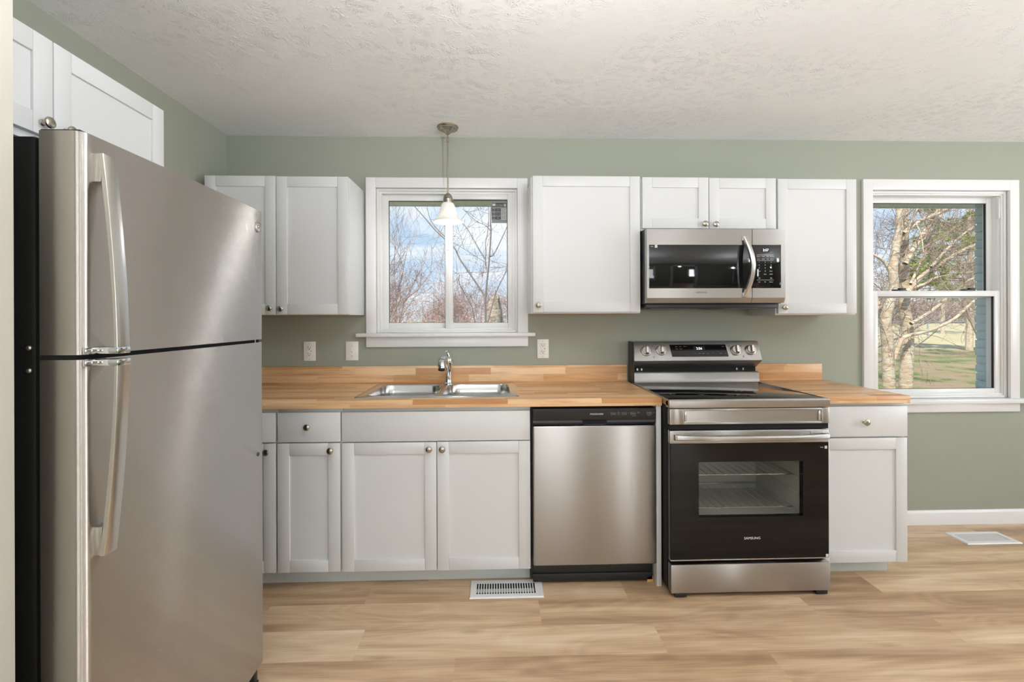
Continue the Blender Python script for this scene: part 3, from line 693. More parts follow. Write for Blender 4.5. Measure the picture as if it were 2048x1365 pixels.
# oven cavity and racks
cav = MB(); cx0, cx1, cy0, cy1, cz0, cz1 = WX0-.03, WX1+.01, -.705, -.30, WZ0-.02, WZ1+.02
cav.box(cx0, cx1, cy1, cy1+.005, cz0, cz1); cav.box(cx0-.005, cx0, cy0, cy1, cz0, cz1); cav.box(cx1, cx1+.005, cy0, cy1, cz0, cz1)
cav.box(cx0, cx1, cy0, cy1, cz0-.005, cz0); cav.box(cx0, cx1, cy0, cy1, cz1, cz1+.005)
for q in range(4): cav.tube([(cx1-.004, cy0+.02, cz0+.04+q*.07), (cx1-.004, cy1-.02, cz0+.04+q*.07)], .003, 6)
cav.build('oven_cavity', m_enamel, rg)
for zz in (.395, .555):
    rk = MB()
    for yy in (-.67, -.33): rk.tube([(cx0+.002, yy, zz), (cx1-.002, yy, zz)], .003, 8)
    for q in range(13): xx = cx0+.02+q*(cx1-cx0-.04)/12; rk.tube([(xx, -.67, zz+.003), (xx, -.33, zz+.003)], .0018, 6)
    rk.build('oven_rack', m_wire, rg)
MB().box(RX0+.003, RX1+.001, -.746, -.705, .022, .157, .004).build('storage_drawer', m_steel, rg)
for xx in (.055, .735):
    for yy in (-.715, -.09):
        MB().box(xx-.028, xx+.028, yy-.03, yy+.04, .004, .022, .003).lathe([(.016, 0), (.018, .004), (.010, .008), (.010, .035)], (xx, yy, 0), n=14).build('foot', m_plast, rg)

# ------------------------------------------------------------------ microwave
mw = thing('microwave', (.383, -.2, 1.40), 'stainless over-the-range microwave mounted under the short cabinet', 'microwave')
MX0, MX1, MF = .002, .764, -.412
MB().box(MX0+.001, MX1-.002, -.375, -.004, 1.402, 1.812, .002).build('body', m_plast, mw)
def frontpanel(x0, x1, gx0, gx1, gz0, gz1):
    m = MB(); m.slab([x0, gx0, gx1, x1] if gx1 < x1 else [x0, gx0, x1], [1.432, gz0, gz1, 1.806], MF, -.376, skip={(1,1)}, m=lambda a, b, c: (a, c, b))
    m.prism([(-.376, 1.405), (MF+.014, 1.405), (MF, 1.432), (-.376, 1.432)], 'x', x0, x1); return m
GZ0, GZ1 = 1.484, 1.720
md = frontpanel(MX0, .5795, .014, .5795, GZ0, GZ1).build('door', m_steel, mw)
MB().box(.014, .5793, MF+.0015, -.380, GZ0, GZ1, .0015).build('door_glass', m_bglass, md)
cp = MB(); cp.slab([.5825, .740, MX1], [1.432, GZ0, GZ1, 1.806], MF, -.376, skip={(0,1)}, m=lambda a, b, c: (a, c, b))
cp.prism([(-.376, 1.405), (MF+.014, 1.405), (MF, 1.432), (-.376, 1.432)], 'x', .5825, MX1)
cpo = cp.build('control_panel', m_steel, mw)
kg = MB().box(.5827, .740, MF+.0015, -.380, GZ0, GZ1, .0015).build('control_glass', m_bglass, cpo)
kyf = MF+.0008
MB().box(.634, .676, kyf, MF+.002, 1.680, 1.702).build('display_window', m_disp, kg)
MB().text('2:57', .019, (.656, kyf-.0004, 1.691)).build('clock_digits', m_seg, kg)
c = MB()
rows = [(1.657, ('Popcorn', 'Potato', 'Pizza', 'Beverage')), (1.643, ('Sensor', 'Reheat', 'Melt', 'Defrost'))]
for zz, ws in rows:
    for i, s_ in enumerate(ws): c.text(s_, .0062, (.618+.0245*i, kyf, zz))
for r_, ws in enumerate((('1', '2', '3'), ('4', '5', '6'), ('7', '8', '9'), ('Cook', '0', 'Power'), ('', 'Timer', 'START'), ('Vent', '', 'Light'), ('Lock', 'Fan', 'Options'))):
    zz = (1.626, 1.610, 1.594, 1.577, 1.560, 1.539, 1.518)[r_]
    for i, s_ in enumerate(ws):
        if s_: c.text(s_, .0085 if len(s_) == 1 else .0062, (.620+.033*i, kyf, zz))
for zz in (1.665, 1.635, 1.529): c.box(.607, .700, kyf, MF+.002, zz-.0005, zz+.0005)
c.build('key_lettering', m_white_ink, kg)
h_ = MB(); lp = []
for k in range(17):
    q = k/16; zz = 1.765 + (1.437-1.765)*q; bow = math.sin(math.pi*q)
    yc = MF-.010-.042*bow; xc = .536+.024*bow
    lp.append([(xc-.013, yc+.010, zz), (xc-.011, yc-.003, zz), (xc-.004, yc-.008, zz), (xc+.008, yc-.007, zz), (xc+.013, yc, zz), (xc+.012, yc+.010, zz)])
h_.loft(lp); h_.box(.524, .546, MF-.012, MF+.001, 1.742, 1.765, .003); h_.box(.524, .546, MF-.012, MF+.001, 1.437, 1.460, .003)
h_.build('handle', m_satin, md)
MB().text('SAMSUNG', .0135, (.300, MF-.0004, 1.461)).build('brand_lettering', m_dark_ink, md)
c = MB(); c.box(.046, .060, MF, MF+.002, 1.704, 1.719); c.build('sticker', m_stick, md)
MB().text('Scan', .008, (.031, MF+.001, 1.711)).build('sticker_lettering', m_white_ink, md)
u_ = MB().box(MX0+.01, MX1-.012, -.36, -.02, 1.376, 1.403, .004); uo = u_.build('vent_base', m_plast, mw)
for a, b in ((.05, .30), (.46, .71)):
    c = MB(); n = 12
    xs_ = [a]; sk_ = set()
    for q in range(n): xs_ += [a+(q+.25)*(b-a)/n, a+(q+.9)*(b-a)/n]
    xs_ += [b+.004]
    c.slab(xs_, [-.33, -.315, -.20, -.185, -.07, -.055], 1.3735, 1.3765, skip={(i, j) for i in range(1, len(xs_)-1, 2) for j in (1, 3)})
    c.build('filter_grille', m_lab, uo)

# ------------------------------------------------------------------ refrigerator (front faces +x)
fr = thing('refrigerator', (-2.02, -1.605, 0), 'stainless top-freezer refrigerator with black sides at the left', 'refrigerator')
FY0, FY1, FX, FT = -1.990, -1.224, -1.652, 1.710
MB().box(-2.42, -1.748, FY0+.004, FY1-.004, .03, FT-.008, .010).build('cabinet_body', m_black, fr)
MB().box(-1.757, -1.736, FY0+.012, FY1-.012, .06, FT-.012).build('door_gasket', m_plast, fr)
def fdoor(name, z0, z1):
    P = []
    r = .020
    for k in range(9):
        a = math.radians(90*k/8); P.append((FX-r+r*math.sin(a), FY1-r+r*math.cos(a)))
    for k in range(1, 12):   # very slightly crowned face
        q = k/12; P.append((FX + .0035*math.sin(math.pi*q), FY1-r + (FY0+2*r-FY1)*q))
    for k in range(9):
        a = math.radians(90*k/8); P.append((FX-r+r*math.cos(a), FY0+r-r*math.sin(a)))
    P += [(-1.737, FY0), (-1.737, FY1)]
    m = MB().prism(P, 'z', z0, z1); return m.build(name, m_door, fr, sharp=.6)
ZS = 1.248
fz_ = fdoor('freezer_door', ZS+.005, FT); ff = fdoor('fridge_door', .100, ZS-.005)
MB().box(-1.736, FX-.006, FY0+.002, FY1-.002, FT, FT+.003, .001).build('top_cap', m_plast, fz_)
MB().box(-1.737, -1.668, FY0+.004, FY1-.004, ZS-.005, ZS+.005).build('seam_strip', m_dkgap, fr)
def fhandle(up_, door):
    s_ = 1 if up_ else -1
    z_end = 1.672 if up_ else .832; z_seam = ZS + .010*s_
    m = MB(); lp = []; ya, yb = -1.966, -1.931
    for k in range(19):
        q = k/18; zz = z_seam + (z_end-z_seam)*q
        xo = FX + .0505 - .028*q**1.7; th = .006+.004*q
        lp.append([(xo-th, ya, zz), (xo-.001, ya, zz), (xo, ya+.002, zz), (xo, yb-.002, zz), (xo-.001, yb, zz), (xo-th, yb, zz)])
    m.loft(lp)
    a, b = sorted((z_end, z_end-.060*s_)); m.box(FX-.002, FX+.0165, ya+.001, yb-.001, a+.001, b, .001)     # end mount
    h = m.build('door_handle', m_satin, door)
    a, b = sorted((z_seam, z_seam-.0045*s_))
    f = MB(); zz0, zz1 = sorted((ZS+.0055*s_, ZS+.0195*s_)); f.box(FX-.002, FX+.0515, ya-.001, yb+.001, zz0, zz1, .002); f.box(FX-.004, FX+.004, ya-.022, yb, zz0, zz1, .002)
    f.build('handle_foot', m_chrome, h)
fhandle(True, fz_); fhandle(False, ff)
bd = MB().lathe([(.018, 0), (.018, .003), (.0165, .0042), (.015, .0034), (0, .0034)], (FX+.0004, -1.268, 1.649), (1, 0, 0), 28).build('badge', m_satin, fz_)
MB().text('GE', .017, (FX+.0042, -1.268, 1.649), right=(0, 1, 0), up=(0, 0, 1)).lathe([(.0165, 0), (.0165, .0004), (.0152, .0004)], (FX+.0042, -1.268, 1.649), (1,0,0), 28, False).build('monogram', m_dark_ink, bd)
MB().lathe([(.007, 0), (.007, .002), (.004, .003), (0, .003)], (FX, -1.27, .849), (1, 0, 0), 14).build('plug_button', m_dark_ink, ff)
hg = MB().box(-1.752, -1.690, FY1-.095, FY1-.01, ZS-.004, ZS+.004, .001); hg.lathe([(.008, -.006), (.008, .006)], (-1.675, FY1-.03, ZS), n=12); hg.build('hinge', m_satin, fr)
for zz in (1.268, 1.222): MB().lathe([(.0055, 0), (.0055, .003), (.003, .005), (0, .005)], (-1.760, FY0+.004, zz), (0, -1, 0), 12).build('screw', m_satin, fr)
MB().box(-1.745, -1.700, FY0+.03, FY1-.03, .028, .092, .003).build('base_grille', m_plast, fr)
for yy in (FY0+.06, FY1-.025):
    MB().box(-1.735, -1.672, yy-.012, yy+.012, .022, .098, .003).prism([(-1.735, .0), (-1.676, .0), (-1.668, .03), (-1.735, .03)], 'y', yy-.013, yy+.013).build('foot', m_plast, fr)
for yy in (FY0+.08, FY1-.08): MB().lathe([(.02, 0), (.02, .032)], (-2.36, yy, 0), n=12).build('foot', m_plast, fr)

# ------------------------------------------------------------------ pendant
PX, PY = -1.092, -.165
pd = thing('pendant_light', (PX, PY, CEIL), 'lit nickel pendant with a white bell shade before the sink window', 'pendant light')
cn = MB().lathe([(.062, 0), (.063, -.006), (.061, -.010), (.058, -.013), (.058, -.016), (.052, -.019), (.034, -.026), (.018, -.036), (.011, -.044), (.007, -.047), (0, -.047)], (PX, PY, CEIL), n=36).build('canopy', m_nickel, pd)
for s_ in (-1, 1): MB().lathe([(.004, 0), (.004, .004), (0, .005)], (PX+s_*.040, PY-.026, CEIL-.021), (0, -.3, -1), 10).build('canopy_screw', m_nickel, cn)
MB().tube([(PX, PY, CEIL-.045), (PX, PY, 2.055)], .0042, 12).lathe([(.0068, 0), (.0068, .032)], (PX, PY, CEIL-.092), n=12).build('stem', m_nickel, pd)
MB().lathe([(.006, .060), (.012, .056), (.022, .046), (.027, .034), (.0275, .030), (.026, .027), (.0285, .024), (.0285, .012), (.031, .010), (.031, .002), (.024, 0), (0, 0)], (PX, PY, 1.998), n=30).build('socket_cap', m_nickel, pd)
pf = [(.029, 2.000), (.036, 1.992), (.043, 1.975), (.048, 1.955), (.053, 1.935), (.060, 1.918), (.071, 1.903), (.081, 1.893), (.084, 1.889)]
sh = MB().lathe([(r, z) for r, z in pf] + [(.0835, 1.8865)] + [(r-.003, z-.0006) for r, z in pf[::-1]], (PX, PY, 0), n=44, caps=False)
sh.build('lamp_shade', m_frost, pd, sharp=1.2)
MB().lathe([(.010, .060), (.013, .050), (.020, .034), (.0265, .018), (.0275, .004), (.0245, -.012), (.016, -.024), (0, -.029)], (PX, PY, 1.920), n=24).build('bulb', m_bulb, pd)
point('pendant_glow', (PX, PY, 1.872), 2.6, .028)

# ------------------------------------------------------------------ outlets and switch
def outlet(px0, py0, px1, py1, label):
    a, b = at(px0, py0, -.006), at(px1, py1, -.006); xc, zc = (a.x+b.x)/2, (a.z+b.z)/2
    r = thing('outlet', (xc, 0, zc), label, 'outlet', 'white outlets above the counter')
    MB().box(xc-.036, xc+.036, -.006, -.0005, zc-.059, zc+.059, .002).build('cover_plate', m_plate, r)
    f = MB().box(xc-.0165, xc+.0165, -.0085, -.005, zc-.033, zc+.033, .002).build('receptacle', m_plate, r)
    for sg in (-1, 1):
        s_ = MB(); z_ = zc+sg*.019
        s_.box(xc-.008, xc-.0055, -.0089, -.008, z_, z_+.009); s_.box(xc+.0055, xc+.008, -.0089, -.008, z_, z_+.007); s_.lathe([(.0028, 0), (.0028, .0006), (0, .0006)], (xc, -.0083, z_-.006), (0,-1,0), 10)
        s_.build('slot', m_slot, f)
    ring_ = MB(); ring(ring_, xc-.0168, xc+.0168, zc-.0335, zc+.0335, .0008, -.0066, -.0058, 0); ring_.build('receptacle_seam', m_lab, f)
    MB().box(xc-.013, xc+.006, -.0095, -.008, zc-.0035, zc+.0035, .0006).build('test_button', m_plate, f)
    MB().box(xc+.0085, xc+.012, -.0092, -.008, zc-.0035, zc+.0035).build('indicator', m_slot, f)
    for sg in (-1, 1): MB().lathe([(.003, 0), (.003, .001), (0, .0014)], (xc, -.006, zc+sg*.048), (0,-1,0), 10).build('screw', m_lab2, r)
outlet(607, 685, 631, 721, 'white duplex outlet between the refrigerator and the light switch')
outlet(1075, 680, 1097, 716, 'white duplex outlet just right of the sink window')
a, b = at(691, 683, -.006), at(717, 722, -.006); xc, zc = (a.x+b.x)/2, (a.z+b.z)/2
r = thing('light_switch', (xc, 0, zc), 'white single light switch plate just left of the sink window', 'switch')
MB().box(xc-.038, xc+.038, -.006, -.0005, zc-.058, zc+.058, .002).build('cover_plate', m_plate, r)
MB().box(xc-.005, xc+.005, -.0072, -.005, zc-.012, zc+.012, .001).prism([(-.006, zc-.006), (-.018, zc-.001), (-.018, zc+.005), (-.006, zc+.006)], 'x', xc-.0042, xc+.0042).build('toggle', m_plate, r)
for sg in (-1, 1): MB().lathe([(.003, 0), (.003, .001), (0, .0014)], (xc, -.006, zc+sg*.030), (0,-1,0), 10).build('screw', m_lab2, r)

# ------------------------------------------------------------------ floor registers
def register(x0, x1, y0, y1, label, dense):
    r = thing('floor_vent', ((x0+x1)/2, (y0+y1)/2, 0), label, 'floor vent', 'white metal floor vents')
    n = 23 if not dense else 30; ix0, ix1 = x0+.028, x1-.028; iy0, iy1 = y0+.026, y1-.026; st = (ix1-ix0)/n
    xs_ = [x0]; 
    for q in range(n): xs_ += [ix0+q*st, ix0+(q+.60)*st]
    xs_ += [x1]
    ys_ = [y0, iy0, iy1, y1] if not dense else [y0]+[v for k in range(6) for v in (iy0+k*(iy1-iy0)/6, iy0+(k+.68)*(iy1-iy0)/6)]+[y1]
    rows_ = range(1, len(ys_)-1, 2)
    m = MB().slab(xs_, ys_, .0035, .0065, skip={(i, j) for i in range(1, len(xs_)-1, 2) for j in rows_})
    e = [(x0, y0), (x1, y0), (x1, y1), (x0, y1)]; o_ = [(x0-.004, y0-.004), (x1+.004, y0-.004), (x1+.004, y1+.004), (x0-.004, y1+.004)]
    for i in range(4):
        j = (i+1) % 4; m.face([(*o_[i], .0005), (*o_[j], .0005), (*e[j], .0065), (*e[i], .0065)])
    m.build('grille', m_trim, r)
    MB().box(ix0-.004, ix1+.004, iy0-.004, iy1+.004, .0004, .0012).build('duct_opening', m_dkgap, r)
    MB().box(ix0, ix1-.01, (iy0+iy1)/2-.028, (iy0+iy1)/2+.002, .0013, .0030).build('damper', m_lab2, r)
    MB().box(ix1-.006, ix1-.002, iy0+.012, iy1-.012, .0066, .0096, .001).build('damper_lever', m_plate, r)
register(-.940, -.594, -.712, -.566, 'white slotted floor vent in front of the sink cabinet', False)
register(1.923, 2.246, -.277, -.132, 'white mesh floor vent on the floor below the tall window', True)

# ------------------------------------------------------------------ ceiling lamps of the room (just outside the view)
def ceiling_lamp(x, y, watts, label):
    r = thing('ceiling_light', (x, y, CEIL), label, 'ceiling light', 'flush ceiling lights')
    MB().lathe([(.15, 0), (.155, -.012), (.148, -.022), (0, -.022)], (x, y, CEIL), n=36).build('canopy', m_nickel, r)
    MB().lathe([(.138, -.022), (.135, -.040), (.115, -.062), (.07, -.080), (0, -.086)], (x, y, CEIL), n=36, caps=False).build('lamp_shade', m_lampg, r)
    point('ceiling_lamp_glow', (x, y, CEIL-.16), watts, .10, (.95, .98, 1))
m_lampg = mat('lit_opal_glass', (.9, .9, .88, 1), .4, Emission_Color=(1, .94, .85, 1), Emission_Strength=4)
ceiling_lamp(-.75, -1.78, 9, 'opal flush ceiling light over the kitchen aisle')
ceiling_lamp(3.3, -2.7, 14, 'opal flush ceiling light over the dining end')
ceiling_lamp(1.6, -6.9, 14, 'added unseen opal ceiling light in the room behind')  # unseen lamp, added for more brightness indoors

def add_uplight(x, y, watts, label):  # unseen uplights, added only to brighten the ceiling
    r = thing('added_uplight', (x, y, 0), label, 'added uplight', 'added unseen uplights')
    MB().lathe([(.13, 0), (.13, .014), (.11, .022), (.02, .028), (0, .028)], (x, y, 0), n=32).build('base', m_nickel, r)
    MB().tube([(x, y, .02), (x, y, 1.70)], .012, 12).build('pole', m_nickel, r)
    MB().lathe([(.015, 1.69), (.05, 1.70), (.11, 1.735), (.15, 1.79), (.146, 1.79), (.106, 1.74), (.05, 1.706), (.0, 1.70)], (x, y, 0), n=32, caps=False).build('lamp_bowl', m_nickel, r)
    point('added_uplight_glow', (x, y, 1.785), watts, .035, (.91, .96, 1))
add_uplight(2.3, -2.6, 84, 'unseen nickel uplight added at the dining end to brighten the ceiling')
add_uplight(-.35, -2.75, 84, 'unseen nickel uplight added on the open floor to brighten the ceiling')

# ------------------------------------------------------------------ outside: house shell, ground, fence, trees
ex = MB(); bw_, bh_ = .20, .065
def brick_wall(mb, xs_, zs_, skip): mb.slab(xs_, zs_, .121, .225, skip=skip, m=lambda a, b, c: (a, c, b))
brick_wall(ex, [XL-.4, W1[0]-.02, W1[1]+.02, W2[0]-.02, W2[1]+.030, XR+.4], [-.6, W2[2]-.03, W1[2]-.03, W1[3]+.01, W2[3]+.01, 2.62], {(1,2), (3,1), (3,2), (3,3)})
rr = random.Random(3)
for k in range(24):     # brick ends along the right reveal
    zz = W2[2]-.03+k*.0565
    ex.box(W2[1]+.026-rr.random()*.006, W2[1]+.06, .125, .228+rr.random()*.010, zz+.004, zz+.0525, .004)
struct(ex.build('wall_exterior', m_brick))
sf = MB().box(XL-.6, XR+.6, .225, 1.20, 2.302, 2.315)
x = XL-.6
while x < XR+.5:
    sf.box(x, x+.012, .23, 1.19, 2.2985, 2.303); x += .15
sf.box(XL-.6, XR+.6, 1.19, 1.21, 2.295, 2.46)
struct(sf.build('roof_soffit', m_soffit), 'pale grooved vinyl soffit under the eaves', 'soffit')
rf = MB().prism([(1.24, 2.46), (-3.5, 4.3), (-8.9, 2.46), (-8.9, 2.40), (-3.5, 4.2), (1.24, 2.40)], 'x', XL-.7, XR+.8)
struct(rf.build('roof', m_roof))
gd = MB(); gxs = [-60, -40, -25, -15, -8, -3, 0, 3, 6, 9, 13, 18, 25, 35, 50, 75, 110]; gys = [.12, 2, 5, 9, 14, 20, 27, 35, 45, 60, 80, 110, 150]
gz = lambda y: -.5 if y < 30 else -.5 + min(1, (y-30)/35)*.85
V = [[gd.bm.verts.new((x, y, gz(y) + .04*math.sin(x*1.3+y*.7))) for y in gys] for x in gxs]
for i in range(len(gxs)-1):
    for j in range(len(gys)-1): gd.bm.faces.new((V[i][j], V[i+1][j], V[i+1][j+1], V[i][j+1]))
struct(gd.build('ground', m_ground), 'patchy winter lawn outside the windows', 'ground')

def stems(mb, paths, n=5):
    for pts, rad in paths: mb.tube(pts, rad, n, False)
def grow(rng, p, d, length, r, depth, out, spread=.5, up=.15, seg=4, kids=(2, 4), shrink=.68):
    pts = [p]; q = p.copy(); dd = d.normalized()
    for k in range(seg):
        dd = (dd + Vector((rng.gauss(0, .13), rng.gauss(0, .13), rng.gauss(0, .10)+up*.3))).normalized(); q = q + dd*(length/seg); pts.append(q.copy())
    out.append((pts, [r*(1-.55*i/seg) for i in range(seg+1)], depth))
    if depth <= 0: return
    for _ in range(rng.randint(*kids)):
        i = rng.randint(1, seg); pp = pts[i]; ax = Vector((rng.gauss(0, 1), rng.gauss(0, 1), rng.gauss(0, .7)+up)).normalized()
        grow(rng, pp, (dd*(1-spread) + ax*spread).normalized(), length*shrink*rng.uniform(.75, 1.15), r*.5, depth-1, out, spread, up, seg, kids, shrink)
    grow(rng, q, dd, length*shrink, r*.45, depth-1, out, spread, up, seg, kids, shrink)
def tree(name, base, h, seed, label, cat='tree', group=None, mt=m_far, mtr=None, depth=5, kids=(2, 3), spread=.55, r=None, rmin=.004, lean=(0, 0, 1), shrink=.68, frac=.34):
    rng = random.Random(seed); out = []; base = Vector(base)
    grow(rng, base, Vector(lean), h*frac, r or h*.022, depth, out, spread, .25, 4, kids, shrink)
    t = thing(name, base, label, cat, group)
    a, b = MB(), MB()
    for pts, rad, dp in out:
        rad = [max(x, rmin) for x in rad]
        (a if dp == depth else b).tube(pts, rad, 6 if dp >= depth-1 else 3, False)
    a.build('trunk', mtr or mt, t); o = b.build('branches', mt, t); return t

# birch-like tree by the tall window, traced limb by limb at its own distance
def limb(mb, px, Y0, Y1, r0, r1, n=9, sub=3):
    P = []
    for i, (x, y) in enumerate(px): P.append(at(x, y, Y0+(Y1-Y0)*i/(len(px)-1)))
    Q = []      # smooth
    for i in range(len(P)-1):
        a, b, c, d = P[max(i-1, 0)], P[i], P[i+1], P[min(i+2, len(P)-1)]
        for k in range(sub):
            t_ = k/sub; Q.append(.5*((2*b) + (c-a)*t_ + (2*a-5*b+4*c-d)*t_*t_ + (3*b-a-3*c+d)*t_**3))
    Q.append(P[-1]); m = len(Q)-1
    mb.tube(Q, [r0+(r1-r0)*i/m for i in range(m+1)], n, False); return Q
TY = 4.0
b1 = thing('bare_tree', at(1790, 880, TY), 'pale two-trunked bare tree close outside the tall window', 'tree')
tr = MB(); Q1 = limb(tr, [(1780, 890), (1778, 780), (1775, 688), (1771, 641), (1780, 605), (1788, 575), (1786, 544), (1791, 498), (1797, 467), (1799, 418), (1800, 330)], TY, TY, .088, .040, 12)
Q2 = limb(tr, [(1808, 890), (1811, 780), (1815, 695), (1814, 649), (1808, 611), (1809, 581), (1809, 528), (1809, 482), (1808, 418), (1806, 330)], TY+.15, TY+.15, .096, .042, 12)
tr.build('trunk', m_bark, b1)
limbs = [([(1806,467),(1832,447),(1855,435),(1871,430),(1894,419),(1925,395)], .034, .02), ([(1810,528),(1835,485),(1855,456),(1868,436),(1878,418),(1890,385)], .040, .022),
 ([(1821,568),(1845,518),(1863,467),(1883,428),(1890,400)], .020, .012), ([(1812,590),(1829,567),(1855,544),(1886,525),(1932,498),(1968,484),(2000,470)], .042, .018),
 ([(1862,535),(1894,499),(1925,470),(1958,447),(1990,425)], .022, .010), ([(1785,552),(1768,524),(1748,511),(1715,500)], .030, .012),
 ([(1788,720),(1797,695),(1809,675),(1848,665),(1878,654),(1909,638),(1932,617),(1951,600),(1972,580)], .030, .016), ([(1822,648),(1855,628),(1874,614),(1895,597),(1915,580)], .028, .016),
 ([(1775,640),(1762,622),(1756,605),(1750,590)], .045, .016), ([(1812,582),(1850,568),(1868,557),(1900,550),(1940,545),(1975,540)], .022, .008), ([(1905,590),(1930,567),(1962,548),(1990,530)], .018, .010),
 ([(1832,447),(1842,470),(1847,505)], .010, .005), ([(1855,440),(1885,445),(1905,455),(1930,463)], .016, .006), ([(1760,600),(1768,585),(1745,565)], .016, .008), ([(1812,480),(1820,450),(1838,410),(1850,370)], .020, .010),
 ([(1862,545),(1864,560),(1850,572),(1830,578)], .012, .006), ([(1802,440),(1825,420),(1845,395)], .016, .008)]
rng = random.Random(11); tw = MB()
for i, (px, r0, r1) in enumerate(limbs):
    lm = MB(); Q = limb(lm, px, TY, TY+rng.uniform(-.3, .6), r0, r1, 8); lm.build('limb', m_bark, b1)
    for _ in range(6):
        k = rng.randint(1, len(Q)-1); out = []
        grow(rng, Q[k], Vector((rng.gauss(.2, .8), rng.gauss(.2, .5), rng.gauss(.25, .6))), rng.uniform(.25, .55), .006, 3, out, .55, .1, 3, (1, 2), .75)
        stems(tw, [(p, [max(x, .0022) for x in r]) for p, r, _d in out], 3)
for Q in (Q1, Q2):
    for _ in range(16):
        k = rng.randint(8, len(Q)-1); out = []
        grow(rng, Q[k], Vector((rng.gauss(-.3, .9), rng.gauss(.1, .5), rng.gauss(.2, .5))), rng.uniform(.25, .55), .007, 3, out, .5, .1, 3, (1, 2), .75)
        stems(tw, [(p, [max(x, .0022) for x in r]) for p, r, _d in out], 3)
o = tw.build('twigs', m_twig, b1); o['kind'] = 'stuff'

# sapling close outside the sink window
SYY = 2.6
b2 = thing('sapling', at(971, 700, SYY), 'slender dark sapling close outside the right pane of the sink window', 'sapling')
sap = [([(971,720),(971,639),(971,595),(976,544),(979,511),(982,463),(981,445),(983,395)], .0155, .008), ([(976,544),(973,538),(971,521),(972,505),(971,486),(975,467),(978,428),(976,395)], .010, .006),
 ([(980,513),(988,508),(1004,476),(1019,443),(1030,420)], .011, .006), ([(969,591),(944,554),(920,519),(910,498),(890,479),(869,459),(846,432),(829,413),(815,395)], .012, .005),
 ([(970,519),(951,486),(934,457),(920,443),(905,425)], .007, .004), ([(982,463),(971,451),(953,443),(935,427),(925,418)], .005, .003), ([(974,650),(979,632),(990,591),(1004,560),(1019,531),(1032,510)], .010, .006),
 ([(952,660),(949,639),(944,614),(928,585),(918,564),(919,550)], .009, .005), ([(908,495),(890,474),(877,461),(861,440),(854,413),(852,395)], .008, .004), ([(970,525),(950,512),(928,498),(905,485)], .004, .003),
 ([(976,545),(950,545),(925,546),(905,548)], .004, .002), ([(980,535),(1000,536),(1020,526)], .004, .002), ([(950,620),(955,590),(965,560),(962,545)], .004, .002), ([(940,600),(955,570),(958,545)], .003, .002), ([(945,575),(938,560),(955,520)], .004, .002)]
tw = MB()
for px, r0, r1 in sap:
    lm = MB(); Q = limb(lm, px, SYY, SYY+rng.uniform(-.2, .3), r0*.8, r1*.75, 7); lm.build('limb', m_twig2, b2)
    for _ in range(5):
        k = rng.randint(1, len(Q)-1); out = []
        grow(rng, Q[k], Vector((rng.gauss(0, .8), rng.gauss(.2, .5), rng.gauss(.5, .5))), rng.uniform(.08, .26), .0028, 1, out, .5, .15, 3, (0, 2), .6)
        stems(tw, [(p, [max(x, .0014) for x in r]) for p, r, _d in out], 3)
        for p, r, _d in out: tw.lathe([(0, 0), (.004, .004), (.003, .010), (0, .014)], p[-1], (0, .1, 1), 4, False)
o = tw.build('twigs', m_twig2, b2); o['kind'] = 'stuff'

# bare trees behind the sink window
tree('bare_tree', at(812, 670, 12) - Vector((0, 0, 1.6)), 6.2, 5, 'rounded bushy bare tree in the left pane of the sink window', mt=m_far, depth=5, kids=(2, 4), spread=.6, r=.08, rmin=.0045, shrink=.74, frac=.30)
tree('bare_tree', at(748, 690, 11) - Vector((0, 0, 1.4)), 7.2, 9, 'tall bare tree leaning in at the left edge of the sink window', mt=m_far, depth=5, kids=(1, 3), spread=.5, r=.06, rmin=.0035, lean=(.22, 0, 1), shrink=.74, frac=.36)
tree('bare_tree', at(868, 690, 17) - Vector((0, 0, 1.6)), 6.4, 21, 'low bare tree with slanting limbs left of the window meeting rail', mt=m_far, depth=5, kids=(2, 4), spread=.6, r=.07, rmin=.006, lean=(.3, 0, 1), shrink=.72, frac=.28)
tree('bare_tree', at(925, 690, 20) - Vector((0, 0, 1.2)), 5.4, 33, 'short purplish bare tree low in the right pane of the sink window', mt=m_far, depth=5, kids=(2, 4), spread=.6, r=.08, rmin=.007, shrink=.72, frac=.28)
tree('bare_tree', at(1010, 690, 26) - Vector((0, 0, 1.2)), 5.8, 37, 'distant bare tree behind the snags in the sink window', mt=m_far, depth=5, kids=(2, 4), spread=.6, r=.08, rmin=.009, shrink=.72, frac=.28)

def thicket(name, x0, x1, y0, y1, hmax, n, m, seed, label, rad=.004):
    rng = random.Random(seed); mb = MB()
    for _ in range(n):
        p = Vector((rng.uniform(x0, x1), rng.uniform(y0, y1), -.5)); d = Vector((rng.gauss(0, .35), rng.gauss(0, .2), 1)); pts = [p.copy()]; L_ = rng.uniform(.55, 1.0)*hmax*1.15
        for k in range(9):
            d = (d + Vector((rng.gauss(0, .16), rng.gauss(0, .12), -.12-.02*k))).normalized(); p = p + d*L_/7; pts.append(p.copy())
        mb.tube(pts, [rad*(1-.6*i/9) for i in range(10)], 3, False)
        for k in range(3, 10):
            if rng.random() < .75:
                q = pts[k]; e = Vector((rng.gauss(0, 1), rng.gauss(0, .6), rng.gauss(.3, .7))).normalized()*rng.uniform(.12, .45)
                mb.tube([q, q+e*.5+Vector((0, 0, .02)), q+e], [rad*.5, rad*.4, rad*.25], 3, False)
    o = mb.build(name, m); return tag(o, label, 'brambles', kind='stuff')
thicket('bramble_thicket', -4.8, 1.8, 6.6, 8.0, 2.95, 900, m_red, 1, 'reddish arching brambles along the bottom of the sink window')
thicket('dry_brush', -4.6, -2.5, 4.6, 5.2, 2.4, 260, m_straw, 2, 'straw coloured dry stems in the lower left of the sink window')
